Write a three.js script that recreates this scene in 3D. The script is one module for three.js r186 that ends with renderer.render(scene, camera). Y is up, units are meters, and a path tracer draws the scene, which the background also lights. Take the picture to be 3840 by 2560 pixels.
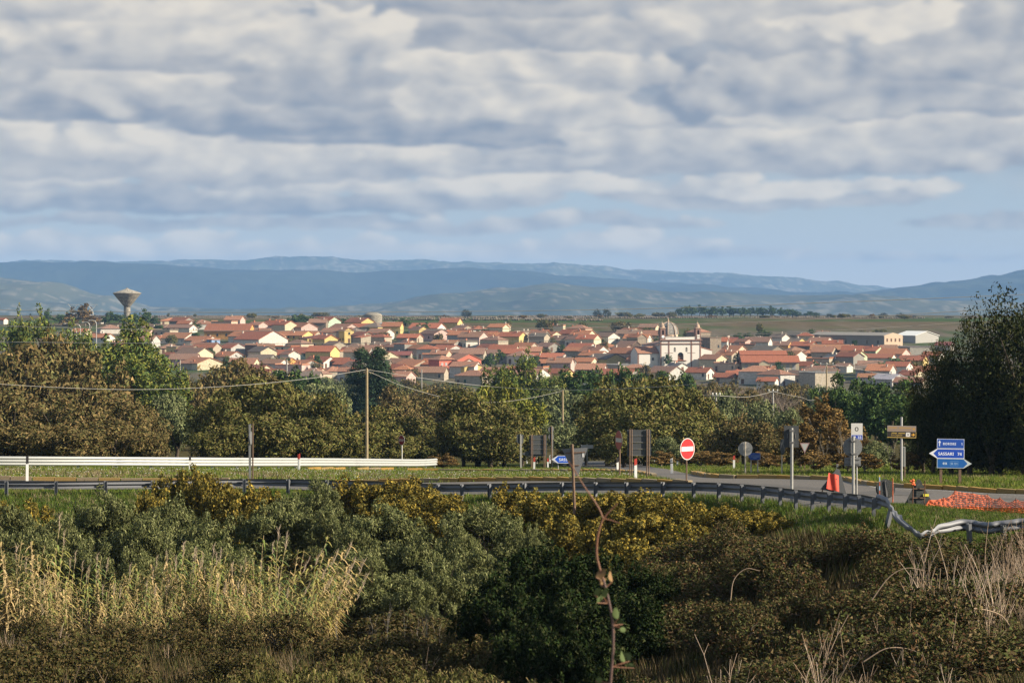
import * as THREE from 'three';
import { mergeGeometries } from 'three/addons/utils/BufferGeometryUtils.js';
import { TessellateModifier } from 'three/addons/modifiers/TessellateModifier.js';
import { createNoise2D, createNoise3D } from 'simplex-noise';

// ---------------------------------------------------------------- camera, sky, sun, exposure
const scene = new THREE.Scene();
const F = 9600, EYE = 8;                       // focal length in photograph pixels; height of the eye above the road datum
const camera = new THREE.PerspectiveCamera(2 * Math.atan(1280 / F) * 180 / Math.PI, 1.5, 0.5, 60000);
camera.position.set(0, EYE, 0);
camera.setViewOffset(3840, 2560, 0, 130, 3840, 2560);   // a level camera with the lens shifted down: the horizon lies above the middle
camera.focus = 140; camera.userData.fStop = 22;
const renderer = new THREE.WebGLRenderer({ antialias: true });
renderer.toneMapping = THREE.LinearToneMapping;
const EXPOSURE = 2.15;
renderer.toneMappingExposure = EXPOSURE;
renderer.shadowMap.enabled = true;

const SUN_AZ = 76 * Math.PI / 180, SUN_EL = 28 * Math.PI / 180;   // azimuth measured from straight behind the camera towards the right
const sunDir = new THREE.Vector3(Math.cos(SUN_EL) * Math.sin(SUN_AZ), Math.sin(SUN_EL), Math.cos(SUN_EL) * Math.cos(SUN_AZ));
const sun = new THREE.DirectionalLight(new THREE.Color(1, 0.87, 0.67), 5);
sun.name = 'sun'; sun.castShadow = true;
sun.position.copy(sunDir).multiplyScalar(3000).add(new THREE.Vector3(0, 0, -700));
sun.target.position.set(0, 0, -700);
Object.assign(sun.shadow.camera, { left: -900, right: 900, top: 900, bottom: -900, near: 10, far: 6000 });
sun.shadow.mapSize.set(4096, 4096);
scene.add(sun, sun.target);

// ---------------------------------------------------------------- random numbers and noise
function rng(seed) { let a = seed >>> 0; return () => { a = (a + 0x6D2B79F5) | 0; let t = Math.imul(a ^ (a >>> 15), 1 | a); t = (t + Math.imul(t ^ (t >>> 7), 61 | t)) ^ t; return ((t ^ (t >>> 14)) >>> 0) / 4294967296; }; }
const R = rng(77);
const rr = (a, b, r = R) => a + (b - a) * r();
const pick = (a, r = R) => a[Math.floor(r() * a.length) % a.length];
const n2 = createNoise2D(rng(5)), n3 = createNoise3D(rng(9));
const fbm = (x, y, o = 4) => { let s = 0, a = 0.5, f = 1; for (let i = 0; i < o; i++) { s += a * n2(x * f + i * 17.3, y * f - i * 9.1); a *= 0.5; f *= 2.03; } return s; };
const clamp = THREE.MathUtils.clamp, lerp = THREE.MathUtils.lerp, sstep = (a, b, x) => { const t = clamp((x - a) / (b - a), 0, 1); return t * t * (3 - 2 * t); };

// ---------------------------------------------------------------- the sky: air and clouds, as light from every direction
{
  const W = 4096, H = 3072, data = new Float32Array(W * H * 4);
  const lin = (c) => Math.pow(c / 255, 2.2) / EXPOSURE;
  const col = (r, g, b) => [lin(r), lin(g), lin(b)];
  const AIR_LOW = col(216, 210, 199), AIR_MID = col(182, 195, 201), AIR_UP = col(120, 158, 196);
  const LIT = col(234, 224, 208), PALE = col(203, 199, 193), GREY = col(173, 174, 177), DARK = col(138, 147, 161);
  const ramp = [DARK, GREY, PALE, LIT];
  const shade = (t, out) => { const k = clamp(t, 0, 1) * 3, i = Math.min(2, Math.floor(k)), f = k - i; for (let c = 0; c < 3; c++) out[c] = lerp(ramp[i][c], ramp[i + 1][c], f); };
  // cloud masses: azimuth and elevation in 1/9600 rad (right of the middle, above the horizon), half width, half height, brightness
  const masses = [
    [-1700, 205, 420, 60, 0.62], [-1250, 215, 300, 50, 0.66], [-850, 200, 240, 46, 0.58], [-560, 215, 130, 52, 0.72], [-200, 205, 330, 40, 0.6], [60, 190, 260, 34, 0.5], [330, 225, 300, 44, 0.6], [420, 262, 170, 56, 0.86], [600, 225, 260, 40, 0.66], [900, 205, 300, 26, 0.46], [1450, 180, 520, 24, 0.42],
    [1800, 320, 380, 36, 0.24], [-900, 300, 1400, 30, 0.2], [-100, 300, 420, 36, 0.42], [300, 310, 520, 30, 0.34],
    [-1500, 375, 620, 66, 0.18], [-800, 370, 620, 60, 0.2], [-1900, 420, 300, 80, 0.62], [-1700, 470, 220, 70, 0.72], [-260, 395, 420, 40, 0.3], [900, 395, 640, 38, 0.28],
    [-950, 440, 260, 60, 0.58], [-700, 470, 220, 54, 0.66], [-480, 440, 200, 40, 0.6], [-220, 450, 230, 56, 0.84], [-20, 480, 260, 66, 0.94], [180, 450, 260, 62, 0.8], [480, 425, 330, 50, 0.54], [760, 440, 260, 40, 0.6], [1010, 430, 260, 44, 0.84], [1240, 440, 220, 34, 0.74], [1500, 430, 120, 24, 0.6],
    [-1500, 520, 460, 90, 0.5], [-1100, 510, 420, 90, 0.52], [-600, 520, 420, 80, 0.5],
    [-1850, 620, 330, 100, 0.72], [-1500, 600, 300, 110, 0.84], [-1150, 590, 300, 110, 0.82], [-850, 560, 280, 90, 0.76], [-560, 560, 280, 80, 0.7], [-250, 540, 330, 74, 0.58], [60, 540, 300, 60, 0.42], [-1380, 640, 130, 60, 0.98], [-1180, 560, 150, 60, 0.96], [-480, 555, 150, 60, 0.9],
    [400, 560, 420, 80, 0.42], [800, 560, 420, 90, 0.48], [1200, 560, 420, 90, 0.54], [1650, 560, 420, 100, 0.56], [1350, 520, 700, 50, 0.3], [600, 520, 600, 40, 0.22],
    [480, 640, 260, 100, 0.72], [760, 650, 260, 110, 0.8], [1080, 640, 260, 100, 0.74], [1350, 640, 260, 90, 0.76], [1700, 650, 330, 90, 0.66], [200, 620, 300, 80, 0.56], [1540, 600, 110, 70, 0.84], [840, 580, 110, 80, 0.84],
    [-300, 640, 780, 62, 0.12], [250, 660, 500, 50, 0.16], [-900, 690, 420, 70, 0.1], [-1550, 730, 560, 60, 0.16], [700, 705, 600, 50, 0.5],
    [-1450, 800, 380, 110, 0.68], [-1100, 790, 300, 90, 0.64], [-1800, 850, 300, 100, 0.5], [-700, 820, 420, 110, 0.36], [-350, 770, 330, 110, 0.5],
    [-80, 800, 330, 140, 0.8], [180, 770, 280, 130, 0.74], [-150, 900, 300, 90, 0.8], [120, 900, 300, 90, 0.72], [330, 860, 240, 110, 0.66], [20, 730, 200, 60, 0.84],
    [650, 800, 160, 160, 0.04], [900, 800, 420, 110, 0.42], [1300, 800, 520, 120, 0.46], [1700, 760, 420, 90, 0.4], [1000, 890, 330, 100, 0.56], [1500, 900, 420, 110, 0.52], [1850, 900, 300, 120, 0.46], [1450, 735, 560, 40, 0.3],
    [-1300, 920, 700, 80, 0.44], [-1850, 980, 260, 90, 0.6], [-1450, 1010, 420, 130, 0.78], [-1000, 1010, 420, 140, 0.86], [-650, 990, 330, 110, 0.76], [-1150, 1110, 420, 90, 0.9], [-1700, 1110, 420, 90, 0.74], [-250, 1050, 420, 110, 0.4], [150, 1030, 360, 110, 0.5], [420, 1000, 260, 90, 0.58], [-100, 1140, 700, 80, 0.36],
    [720, 1060, 330, 120, 0.72], [1050, 1020, 300, 110, 0.52], [1350, 1080, 330, 140, 1.0], [1650, 1020, 360, 130, 0.6], [1900, 1080, 330, 150, 0.52], [1150, 1150, 400, 90, 0.7],
  ].map((m) => [...m, m[1] + 70 * n2(m[0] * 0.7, m[1] * 0.9)]).sort((a, b) => a[5] - b[5]);
  const out = [0, 0, 0];
  const billow = (x, y, o) => { let s = 0, a = 0.5, f = 1, t = 0; for (let i = 0; i < o; i++) { const v = n2(x * f + i * 13.7, y * f - i * 7.9); s += a * (Math.sqrt(v * v + 0.11) * 2 - 1.0); t += a; a *= 0.46; f *= 2.1; } return s / t; };
  function cloudAt(az, el, rgb) {            // az, el in the units above: far masses first, nearer (higher) ones over them
    const e = Math.max(0, el), t1 = sstep(0, 420, e), t2 = sstep(500, 2600, e);
    for (let c = 0; c < 3; c++) rgb[c] = lerp(lerp(AIR_LOW[c], AIR_MID[c], t1), AIR_UP[c], t2);
    const k = 0.74, sx = 600 * k, sy = 380 * k, q = fbm(az / 900 + 3.1, e / 420, 3);
    const B = (px, py, o) => billow(px / sx + 20, py / sy + 0.12 * n2(px / 700, 3), o);
    const x = az + q * 150, y = e + q * 40, bl = B(az, e, 6), lx = 60, ly = 58, b4 = B(az, e, 4), bu = B(az + lx, e + ly, 4), soft = fbm(az / 260 + 7, e / 150, 4), haze = 0.15 * Math.exp(-e / 240), relief = (b4 - bu) * 0.34 + (bl - b4) * 0.2 + soft * 0.14;
    const deck = sstep(330, 620, e + q * 120 + bl * 60) * 0.9; shade(0.42 + q * 0.45 + relief, out); for (let c = 0; c < 3; c++) rgb[c] = lerp(rgb[c], out[c], deck);
    for (const m of masses) {
      const hy = m[3] * (y < m[1] ? 0.75 : 1.1), dx = (x - m[0]) / m[2], dy = (y - m[1]) / hy, r2 = dx * dx + dy * dy;
      if (r2 > 2.2) continue;
      const puff = dy > 0 ? lerp(0.8, 1.7, Math.min(1, dy * 1.4)) : 0.8, D = 1 - r2 + bl * puff + soft * 0.25, a = sstep(0, 0.36, D) * (0.82 + 0.14 * sstep(80, 500, e));
      if (a <= 0) continue;
      const dx2 = dx + lx / m[2], dy2 = dy + ly / hy, lit = clamp((r2 * -1 + dx2 * dx2 + dy2 * dy2) * 0.16, -0.12, 0.2) + (b4 - bu) * 0.42 + (bl - b4) * 0.22;
      shade(m[4] * 0.95 - 0.03 + dy * 0.05 + lit + soft * 0.12, out);
      for (let c = 0; c < 3; c++) rgb[c] = lerp(rgb[c], lerp(out[c], AIR_LOW[c], haze), a);
    }
  }
  function wideAt(dx, dy, dz, rgb) {         // the rest of the sky: the same broken cloud deck
    const e = Math.max(0.002, dy), t = sstep(0.02, 0.5, e);
    for (let c = 0; c < 3; c++) rgb[c] = lerp(AIR_LOW[c], AIR_UP[c], t);
    const k = 1 / (e + 0.05), q = fbm(dx * k * 0.55 + 11, dz * k * 0.55, 5), a = sstep(-0.28, 0.22, q) * 0.92;
    shade(0.55 + fbm(dx * k * 0.9 + 3, dz * k * 0.9 + 8, 4) * 0.75, out);
    for (let c = 0; c < 3; c++) rgb[c] = lerp(rgb[c], out[c], a);
  }
  // coarse grid for the whole sphere, fine for the part in front
  const w = 512, h = 256, coarse = new Float32Array((w + 1) * (h + 1) * 3), rgb = [0, 0, 0];
  for (let j = 0; j <= h; j++) for (let i = 0; i <= w; i++) {
    const up = (j / h - 0.5) * Math.PI, round = (i / w - 0.5) * 2 * Math.PI, y = Math.sin(up);
    if (y < -0.02) { rgb[0] = AIR_LOW[0] * 0.35; rgb[1] = AIR_LOW[1] * 0.33; rgb[2] = AIR_LOW[2] * 0.28; } else wideAt(Math.cos(round) * Math.cos(up), y, Math.sin(round) * Math.cos(up), rgb);
    coarse.set(rgb, (j * (w + 1) + i) * 3);
  }
  for (let j = 0; j < H; j++) {
    const up = ((j + 0.5) / H - 0.5) * Math.PI, gy = (j + 0.5) / H * h, j0 = Math.min(h - 1, Math.floor(gy)), fy = gy - j0, el = up * F;
    for (let i = 0; i < W; i++) {
      const round = ((i + 0.5) / W - 0.5) * 2 * Math.PI, gx = (i + 0.5) / W * w, i0 = Math.min(w - 1, Math.floor(gx)), fx = gx - i0, o = (j * W + i) * 4;
      for (let c = 0; c < 3; c++) {
        const p = (j0 * (w + 1) + i0) * 3 + c, p2 = p + (w + 1) * 3;
        data[o + c] = lerp(lerp(coarse[p], coarse[p + 3], fx), lerp(coarse[p2], coarse[p2 + 3], fx), fy);
      }
      const az = (round + Math.PI / 2) * F, wgt = (1 - sstep(2500, 4200, Math.abs(az))) * (1 - sstep(1250, 2000, el)) * (el > -120 ? 1 : 0);
      if (wgt > 0) { cloudAt(az, el, rgb); for (let c = 0; c < 3; c++) data[o + c] = lerp(data[o + c], rgb[c], wgt); }
      data[o + 3] = 1;
    }
  }
  const sky = new THREE.DataTexture(data, W, H, THREE.RGBAFormat, THREE.FloatType);
  sky.mapping = THREE.EquirectangularReflectionMapping; sky.magFilter = THREE.LinearFilter; sky.needsUpdate = true;
  scene.background = sky; scene.environment = sky;
}
scene.fog = new THREE.FogExp2(new THREE.Color(0.3, 0.55, 1.0), 0.000062);

// ---------------------------------------------------------------- naming, materials, small builders
const taken = {};
function numbered(name) { const n = taken[name] = (taken[name] ?? -1) + 1; return n ? name + '_' + String(n).padStart(3, '0') : name; }
function tag(o, label, category, group, kind) { if (label) o.userData.label = label; if (category) o.userData.category = category; if (group) o.userData.group = group; if (kind) o.userData.kind = kind; return o; }
function thing(name, label, category, group) { const o = new THREE.Group(); o.name = numbered(name); scene.add(o); return tag(o, label, category, group); }
function obj(name, geo, mat, parent = scene) {
  const m = new THREE.Mesh(Array.isArray(geo) ? mergeGeometries(geo.map(plain), false) : geo, mat);
  m.name = parent === scene ? numbered(name) : name; m.castShadow = m.receiveShadow = true; parent.add(m); return m;
}
function plain(g) { g = g.index ? g.toNonIndexed() : g; for (const k of Object.keys(g.attributes)) if (!['position', 'normal', 'uv'].includes(k)) g.deleteAttribute(k); if (!g.attributes.uv) g.setAttribute('uv', new THREE.BufferAttribute(new Float32Array(g.attributes.position.count * 2), 2)); if (!g.attributes.normal) g.computeVertexNormals(); return g; }
const rgbc = (c) => new THREE.Color().setRGB(c[0], c[1], c[2]);
const mats = {};
function mat(key, c, o = {}) { return mats[key] ??= new THREE.MeshStandardMaterial({ color: rgbc(c), roughness: 0.85, metalness: 0, ...o }); }
const at = (u, v, d) => new THREE.Vector3((u - 1920) / F * d, EYE - (v - 1150) / F * d, -d);
const box = (w, h, d, x = 0, y = 0, z = 0) => new THREE.BoxGeometry(w, h, d).translate(x, y, z);
function noiseMap(size, fn, repeat = 1, srgb = true) {
  const d = new Uint8Array(size * size * 4);
  for (let j = 0; j < size; j++) for (let i = 0; i < size; i++) { const c = fn(i / size, j / size); const o = (j * size + i) * 4; for (let k = 0; k < 3; k++) d[o + k] = clamp(c[k] ?? c, 0, 1) * 255; d[o + 3] = 255; }
  const t = new THREE.DataTexture(d, size, size); t.wrapS = t.wrapT = THREE.RepeatWrapping; t.magFilter = THREE.LinearFilter; t.repeat.set(repeat, repeat); if (srgb) t.colorSpace = THREE.SRGBColorSpace; t.needsUpdate = true; return t;
}
// noise that tiles: blended over the edges
const tile = (fn) => (x, y) => { const a = fn(x, y), b = fn(x - 1, y), c = fn(x, y - 1), e = fn(x - 1, y - 1); return lerp(lerp(a, b, x), lerp(c, e, x), y); };
const mottle = (f, lo, hi) => { const g = tile((x, y) => fbm(x * f, y * f, 5)); return (x, y) => lerp(lo, hi, clamp(g(x, y) * 1.1 + 0.5, 0, 1)); };
const T = {
  grain: noiseMap(512, mottle(14, 0.62, 1.0)),
  plaster: noiseMap(256, mottle(6, 0.80, 1.0)),
  tiles: noiseMap(256, (() => { const m = mottle(9, 0.62, 1.0), k = mottle(40, 0.85, 1.0); return (x, y) => { const a = m(x, y) * k(x, y); return [a, a * lerp(1, 0.93, m(y, x)), a * 0.97]; }; })()),
  steel: noiseMap(256, mottle(20, 0.78, 1.0)),
};
// a tapered tube along points
function taper(pts, r0, r1, seg = 6) {
  const n = pts.length, P = [], N = [], I = [], uv = [], a = new THREE.Vector3(), b = new THREE.Vector3(), t = new THREE.Vector3(), q = new THREE.Vector3(0.31, 0.2, 0.93);
  for (let i = 0; i < n; i++) {
    t.subVectors(pts[Math.min(n - 1, i + 1)], pts[Math.max(0, i - 1)]).normalize();
    a.crossVectors(t, q).normalize(); b.crossVectors(t, a).normalize();
    const r = lerp(r0, r1, i / (n - 1));
    for (let k = 0; k < seg; k++) { const w = k / seg * Math.PI * 2, cx = Math.cos(w), sx = Math.sin(w), nx = a.x * cx + b.x * sx, ny = a.y * cx + b.y * sx, nz = a.z * cx + b.z * sx; P.push(pts[i].x + nx * r, pts[i].y + ny * r, pts[i].z + nz * r); N.push(nx, ny, nz); uv.push(k / seg, i); }
  }
  for (let i = 0; i < n - 1; i++) for (let k = 0; k < seg; k++) { const k2 = (k + 1) % seg, o = i * seg, p = o + seg; I.push(o + k, o + k2, p + k, o + k2, p + k2, p + k); }
  const g = new THREE.BufferGeometry(); g.setAttribute('position', new THREE.Float32BufferAttribute(P, 3)); g.setAttribute('normal', new THREE.Float32BufferAttribute(N, 3)); g.setAttribute('uv', new THREE.Float32BufferAttribute(uv, 2)); g.setIndex(I); return g;
}
const V3 = (x, y, z) => new THREE.Vector3(x, y, z);

// ---------------------------------------------------------------- the lie of the land: surveyed points (bearing, dip below the horizon, distance)
const FARROW = [[165, 1750], [200, 1742], [300, 1690], [500, 1600], [700, 1530], [900, 1482], [1000, 1455], [1070, 1400], [1140, 1350], [1220, 1300], [1310, 1250], [1400, 1216], [2000, 1200], [2600, 1183], [3300, 1200], [6000, 1240], [12000, 1270]];
const survey = {
  0: [[3, 6800], [8, 3750], [15, 3300], [25, 3120], [45, 2800], [60, 2530], [75, 2400], [88, 2270], [100, 2040], [108, 1864], [118, 1799], [139, 1760], ...FARROW],
  800: [[3, 6800], [15, 3300], [45, 2800], [60, 2530], [75, 2370], [88, 2250], [100, 2000], [110, 1862], [119, 1799], [145, 1764], ...FARROW],
  1900: [[3, 6800], [8, 3750], [15, 3300], [25, 3120], [48, 2800], [62, 2560], [80, 2330], [92, 2060], [99, 1880], [108, 1820], [117, 1804], [135, 1786], [157, 1774], [195, 1764], [250, 1728], ...FARROW.slice(2)],
  2700: [[3, 6800], [15, 3300], [30, 3020], [45, 2750], [60, 2420], [75, 2150], [84, 1990], [90, 1890], [100, 1828], [115, 1802], [135, 1777], [160, 1757], ...FARROW.slice(1)],
  3200: [[25, 3000], [35, 2760], [45, 2560], [60, 2250], [70, 2050], [75, 1955], [85, 1905], [97, 1852], [110, 1814], [130, 1782], [150, 1765], ...FARROW.slice(1)],
  3700: [[3, 6800], [8, 3750], [15, 3250], [22, 2900], [30, 2680], [45, 2420], [60, 2150], [70, 2020], [82, 1932], [97, 1856], [108, 1818], [130, 1787], [150, 1770], ...FARROW.slice(1)],
};
const RAILTOP = [[-700, 108, 1797], [-200, 108, 1797], [200, 108, 1797], [600, 109.5, 1796], [1000, 111, 1795], [1400, 108, 1798], [1840, 100, 1804], [2150, 96.5, 1806], [2400, 93, 1804], [2560, 91, 1803], [2680, 88.8, 1806], [2785, 86.5, 1812], [2873, 84.3, 1820], [2950, 82, 1828], [3100, 77, 1838], [3220, 73, 1847], [3296, 70, 1856]];   // bearing, distance, top of the barrier
const bank = RAILTOP.flatMap(([u, d, v]) => { const b = v + 0.72 * F / d, k = d < 80 ? 0.6 : 1; return [[u, d, b], [u, d - 6, b + 110 * k], [u, d + 7, b - 0.068 * F * 7 / d * 0.72 - 8]]; });
bank.push([2450, 50, 2920], [2700, 47, 2900], [2950, 46, 2720], [3150, 46, 2530], [3400, 66, 2085], [3480, 66, 2075], [3640, 66, 2050], [3780, 66, 2045], [3340, 67, 2040]);
survey[-900] = survey[0]; survey[4700] = survey[3700];
const height = (() => {
  const pts = []; for (const [u, list] of Object.entries(survey)) for (const [d, v] of list) if (!(d > 95 && d < 112 && u < 1700) && !(u > 2600 && u < 3300 && d > 68 && d < 96)) pts.push([(+u - 1920) / 1000, Math.log(d) * 6, (v - 1150) / F]);
  for (const [u, d, v] of bank) pts.push([(u - 1920) / 1000, Math.log(d) * 6, (v - 1150) / F]);
  const n = pts.length, m = n + 3, A = [], phi = (a, b) => Math.hypot(a[0] - b[0], a[1] - b[1]);
  for (let i = 0; i < m; i++) { A.push(new Float64Array(m + 1)); }
  for (let i = 0; i < n; i++) { for (let j = 0; j < n; j++) A[i][j] = phi(pts[i], pts[j]); A[i][n] = A[n][i] = 1; A[i][n + 1] = A[n + 1][i] = pts[i][0]; A[i][n + 2] = A[n + 2][i] = pts[i][1]; A[i][m] = pts[i][2]; }
  for (let i = 0; i < m; i++) {
    let p = i; for (let k = i + 1; k < m; k++) if (Math.abs(A[k][i]) > Math.abs(A[p][i])) p = k; [A[i], A[p]] = [A[p], A[i]];
    for (let k = i + 1; k < m; k++) { const f = A[k][i] / A[i][i]; if (f) for (let c = i; c <= m; c++) A[k][c] -= f * A[i][c]; }
  }
  const w = new Float64Array(m); for (let i = m - 1; i >= 0; i--) { let s = A[i][m]; for (let c = i + 1; c < m; c++) s -= A[i][c] * w[c]; w[i] = s / A[i][i]; }
  return (x, z) => {
    const d = Math.max(2.5, -z), X = clamp(x / d * F / 1000, -2.82, 2.78), Y = Math.log(d) * 6;
    let s = w[n] + w[n + 1] * X + w[n + 2] * Y; for (let i = 0; i < n; i++) s += w[i] * Math.hypot(X - pts[i][0], Y - pts[i][1]);
    return EYE - s * d;
  };
})();
const groundAt = (u, d) => { const x = (u - 1920) / F * d; return V3(x, height(x, -d), -d); };
// distance at which the line of sight through (u, v) meets the ground, from d0 outwards
function reach(u, v, d0 = 60, d1 = 3000) { let p = d0; for (let d = d0; d < d1; d *= 1.004) { const g = groundAt(u, d), s = at(u, v, d).y - g.y; if (s < 0) return (p + d) / 2; p = d; } return d1; }
// ---------------------------------------------------------------- the ground, as one sheet out to the foot of the mountains
{
  const ds = []; let d = 2.2; while (d < 12500) { ds.push(d); d *= d < 40 ? 1.05 : d < 260 ? 1.009 : d < 3000 ? 1.018 : 1.06; }
  const NA = 190, P = [], C = [], UV = [], I = [];
  const grass = [0.085, 0.12, 0.026], dry = [0.17, 0.135, 0.07], soil = [0.075, 0.06, 0.035], scrub = [0.05, 0.05, 0.02], wood = [0.075, 0.07, 0.03], dusty = [0.17, 0.145, 0.11], field = [0.075, 0.115, 0.04], heath = [0.155, 0.12, 0.075], stone = [0.24, 0.21, 0.17];
  const mix = (a, b, t) => a.map((x, i) => lerp(x, b[i], t));
  ds.forEach((d, j) => {
    for (let i = 0; i <= NA; i++) {
      const a = (i / NA - 0.5) * 0.72, x = a * d, z = -d;
      let y = height(x, z), c; const u = 1920 + a * F;
      const p1 = fbm(x * 0.08, z * 0.08, 4), p2 = fbm(x * 0.5 + 9, z * 0.5, 3);
      const slopeGrass = sstep(2350, 2900, u) * sstep(66, 74, d) + (1 - sstep(2350, 2900, u)) * sstep(93, 101, d);
      const near = mix(mix(scrub, soil, sstep(-0.2, 0.4, p1)), grass, 0.08 + 0.12 * sstep(0, 0.5, p2));
      const verge = mix(grass, dry, sstep(0.05, 0.5, p2 * 0.6 + p1) * 0.55);
      c = mix(near, verge, clamp(slopeGrass, 0, 1));
      c = mix(c, mix(wood, dry, 0.25 + 0.3 * p1), sstep(190, 260, d));
      c = mix(c, mix(dusty, field, sstep(-0.1, 0.3, fbm(x * 0.02, z * 0.02, 3))), sstep(820, 1000, d));
      if (d > 1150) {
        const band = n2(x * 0.0011 + 4, z * 0.006) * 0.7 + fbm(x * 0.004, z * 0.012, 4) * 0.9, f = mix(field, heath, sstep(-0.12, 0.18, band + sstep(1700, 2300, d) * 0.45 - 0.12));
        c = mix(c, mix(f, stone, 0.5 * sstep(0.3, 0.55, fbm(x * 0.03, z * 0.06, 4) + (d > 1900 ? 0.1 : 0))), sstep(1290, 1420, d));
        y += (fbm(x * 0.006, z * 0.006, 3) * 1.5) * sstep(1450, 1700, d);
      }
      const j3 = 1 + fbm(x * 1.7, z * 1.7, 2) * 0.35; y += p2 * 0.05 * (d < 90 ? 1 : 0.3);
      P.push(x, y, z); C.push(c[0] * j3, c[1] * j3, c[2] * j3); UV.push(x / 6, z / 6);
    }
    if (j) for (let i = 0; i < NA; i++) { const o = (j - 1) * (NA + 1) + i, q = o + NA + 1; I.push(o, o + 1, q, o + 1, q + 1, q); }
  });
  const g = new THREE.BufferGeometry(); g.setAttribute('position', new THREE.Float32BufferAttribute(P, 3)); g.setAttribute('color', new THREE.Float32BufferAttribute(C, 3)); g.setAttribute('uv', new THREE.Float32BufferAttribute(UV, 2)); g.setIndex(I); g.computeVertexNormals();
  tag(obj('ground', g, new THREE.MeshLambertMaterial({ vertexColors: true, map: T.grain })), 'open ground of grass, scrub and fields running out to the plateau', 'ground', null, 'structure');
}

// ---------------------------------------------------------------- mountains
function ridge(name, label, skyline, dist, foot, deep, colours, seed, rough = 1) {
  const nz = createNoise2D(rng(seed)), fb = (x, y, o = 5) => { let s = 0, a = 0.5, f = 1; for (let i = 0; i < o; i++) { s += a * nz(x * f, y * f); a *= 0.5; f *= 2.1; } return s; };
  const top = (u) => { for (let i = 1; i < skyline.length; i++) if (u <= skyline[i][0] || i === skyline.length - 1) { const [u0, v0] = skyline[i - 1], [u1, v1] = skyline[i], t = clamp((u - u0) / (u1 - u0), 0, 1); return lerp(v0, v1, t * t * (3 - 2 * t)); } };
  const NU = 720, ND = 60, P = [], C = [], I = [];
  for (let j = 0; j <= ND; j++) for (let i = 0; i <= NU; i++) {
    const u = lerp(-1700, 5500, i / NU), s = j / ND * 1.35, z = -(dist - deep * (1 - s)), x = (u - 1920) / F * dist;
    const crest = EYE + (1150 - top(u)) / F * dist, k = s <= 1 ? Math.pow(Math.sin(s * Math.PI / 2), 1.15) : 1 - (s - 1) * 0.9;
    const spur = fb(x / 1500 + 3, z / 1900, 5), n = spur * 110 * rough * Math.sin(Math.min(1, s) * Math.PI) + fb(x / 260, z / 260, 3) * 16 * rough * (0.3 + Math.min(1, s) * 0.7);
    const y = lerp(foot, crest, k) + n - (s > 0.97 && s < 1.05 ? Math.abs(n) * 0.3 : 0);
    P.push(x, y, z);
    const rock = sstep(0.12, 0.42, fb(x / 85 + 20, z / 60, 4) * 0.95 + fb(x / 700, z / 500, 3) * 0.5 + colours.rock), green = sstep(-0.3, 0.3, fb(x / 900 - 7, z / 700, 4)), c = colours.a.map((q, m) => lerp(lerp(q, colours.b[m], green), colours.c[m], rock * colours.amount));
    C.push(...c);
  }
  for (let j = 0; j < ND; j++) for (let i = 0; i < NU; i++) { const o = j * (NU + 1) + i, q = o + NU + 1; I.push(o, o + 1, q, o + 1, q + 1, q); }
  const g = new THREE.BufferGeometry(); g.setAttribute('position', new THREE.Float32BufferAttribute(P, 3)); g.setAttribute('color', new THREE.Float32BufferAttribute(C, 3)); g.setIndex(I); g.computeVertexNormals();
  tag(obj(name, g, new THREE.MeshLambertMaterial({ vertexColors: true })), label, 'mountain', null, 'structure');
}
const CLOUD_SHADE = [0.016, 0.024, 0.014], SCRUBM = [0.035, 0.042, 0.02], ROCK = [0.36, 0.31, 0.25];  // the darkest tone paints cloud shadow into the mountains, against lighter scrub
ridge('mountain_ridge', 'long pale blue mountain ridge on the skyline', [[-1700, 1010], [-400, 990], [0, 982], [170, 977], [400, 982], [700, 976], [1200, 968], [1350, 973], [1550, 972], [1700, 984], [2000, 990], [2080, 983], [2200, 995], [2400, 1013], [2700, 1030], [2900, 1048], [3100, 1058], [3250, 1071], [3370, 1082], [3500, 1076], [4200, 1080], [5500, 1060]], 16500, -150, 2600, { a: SCRUBM, b: [0.06, 0.065, 0.03], c: ROCK, rock: 0.0, amount: 0.35 }, 31);
ridge('mountain_ridge', 'mountain flank coloured dark as cloud shadow below the skyline ridge', [[-1700, 990], [-200, 996], [100, 980], [350, 990], [600, 998], [1000, 1016], [1350, 1030], [1550, 1012], [1700, 1006], [1900, 1018], [2200, 1040], [2500, 1060], [2750, 1076], [3000, 1096], [3300, 1112], [3840, 1135], [5500, 1150]], 13000, -150, 2600, { a: CLOUD_SHADE, b: [0.024, 0.032, 0.018], c: SCRUBM, rock: -0.1, amount: 0.5 }, 47, 0.7);
ridge('mountain_ridge', 'mountain shoulder rising behind the dark right-hand tree', [[-1700, 1210], [2700, 1180], [3100, 1110], [3380, 1082], [3500, 1068], [3600, 1056], [3720, 1034], [3840, 1014], [4100, 990], [4600, 960], [5500, 950]], 12000, -150, 2400, { a: CLOUD_SHADE, b: SCRUBM, c: [0.06, 0.065, 0.03], rock: 0, amount: 0.6 }, 53, 0.7);
ridge('rocky_hill', 'rocky scrub hill in front of the dark mountain', [[-1700, 1060], [-500, 1030], [0, 1042], [200, 1060], [420, 1110], [560, 1150], [1100, 1165], [1400, 1140], [1700, 1098], [1900, 1078], [2050, 1063], [2300, 1080], [2600, 1100], [2900, 1112], [3300, 1120], [3600, 1128], [3840, 1138], [5500, 1140]], 9000, -90, 2300, { a: [0.04, 0.048, 0.026], b: [0.07, 0.072, 0.036], c: ROCK, rock: -0.03, amount: 0.32 }, 61, 0.55);
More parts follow.
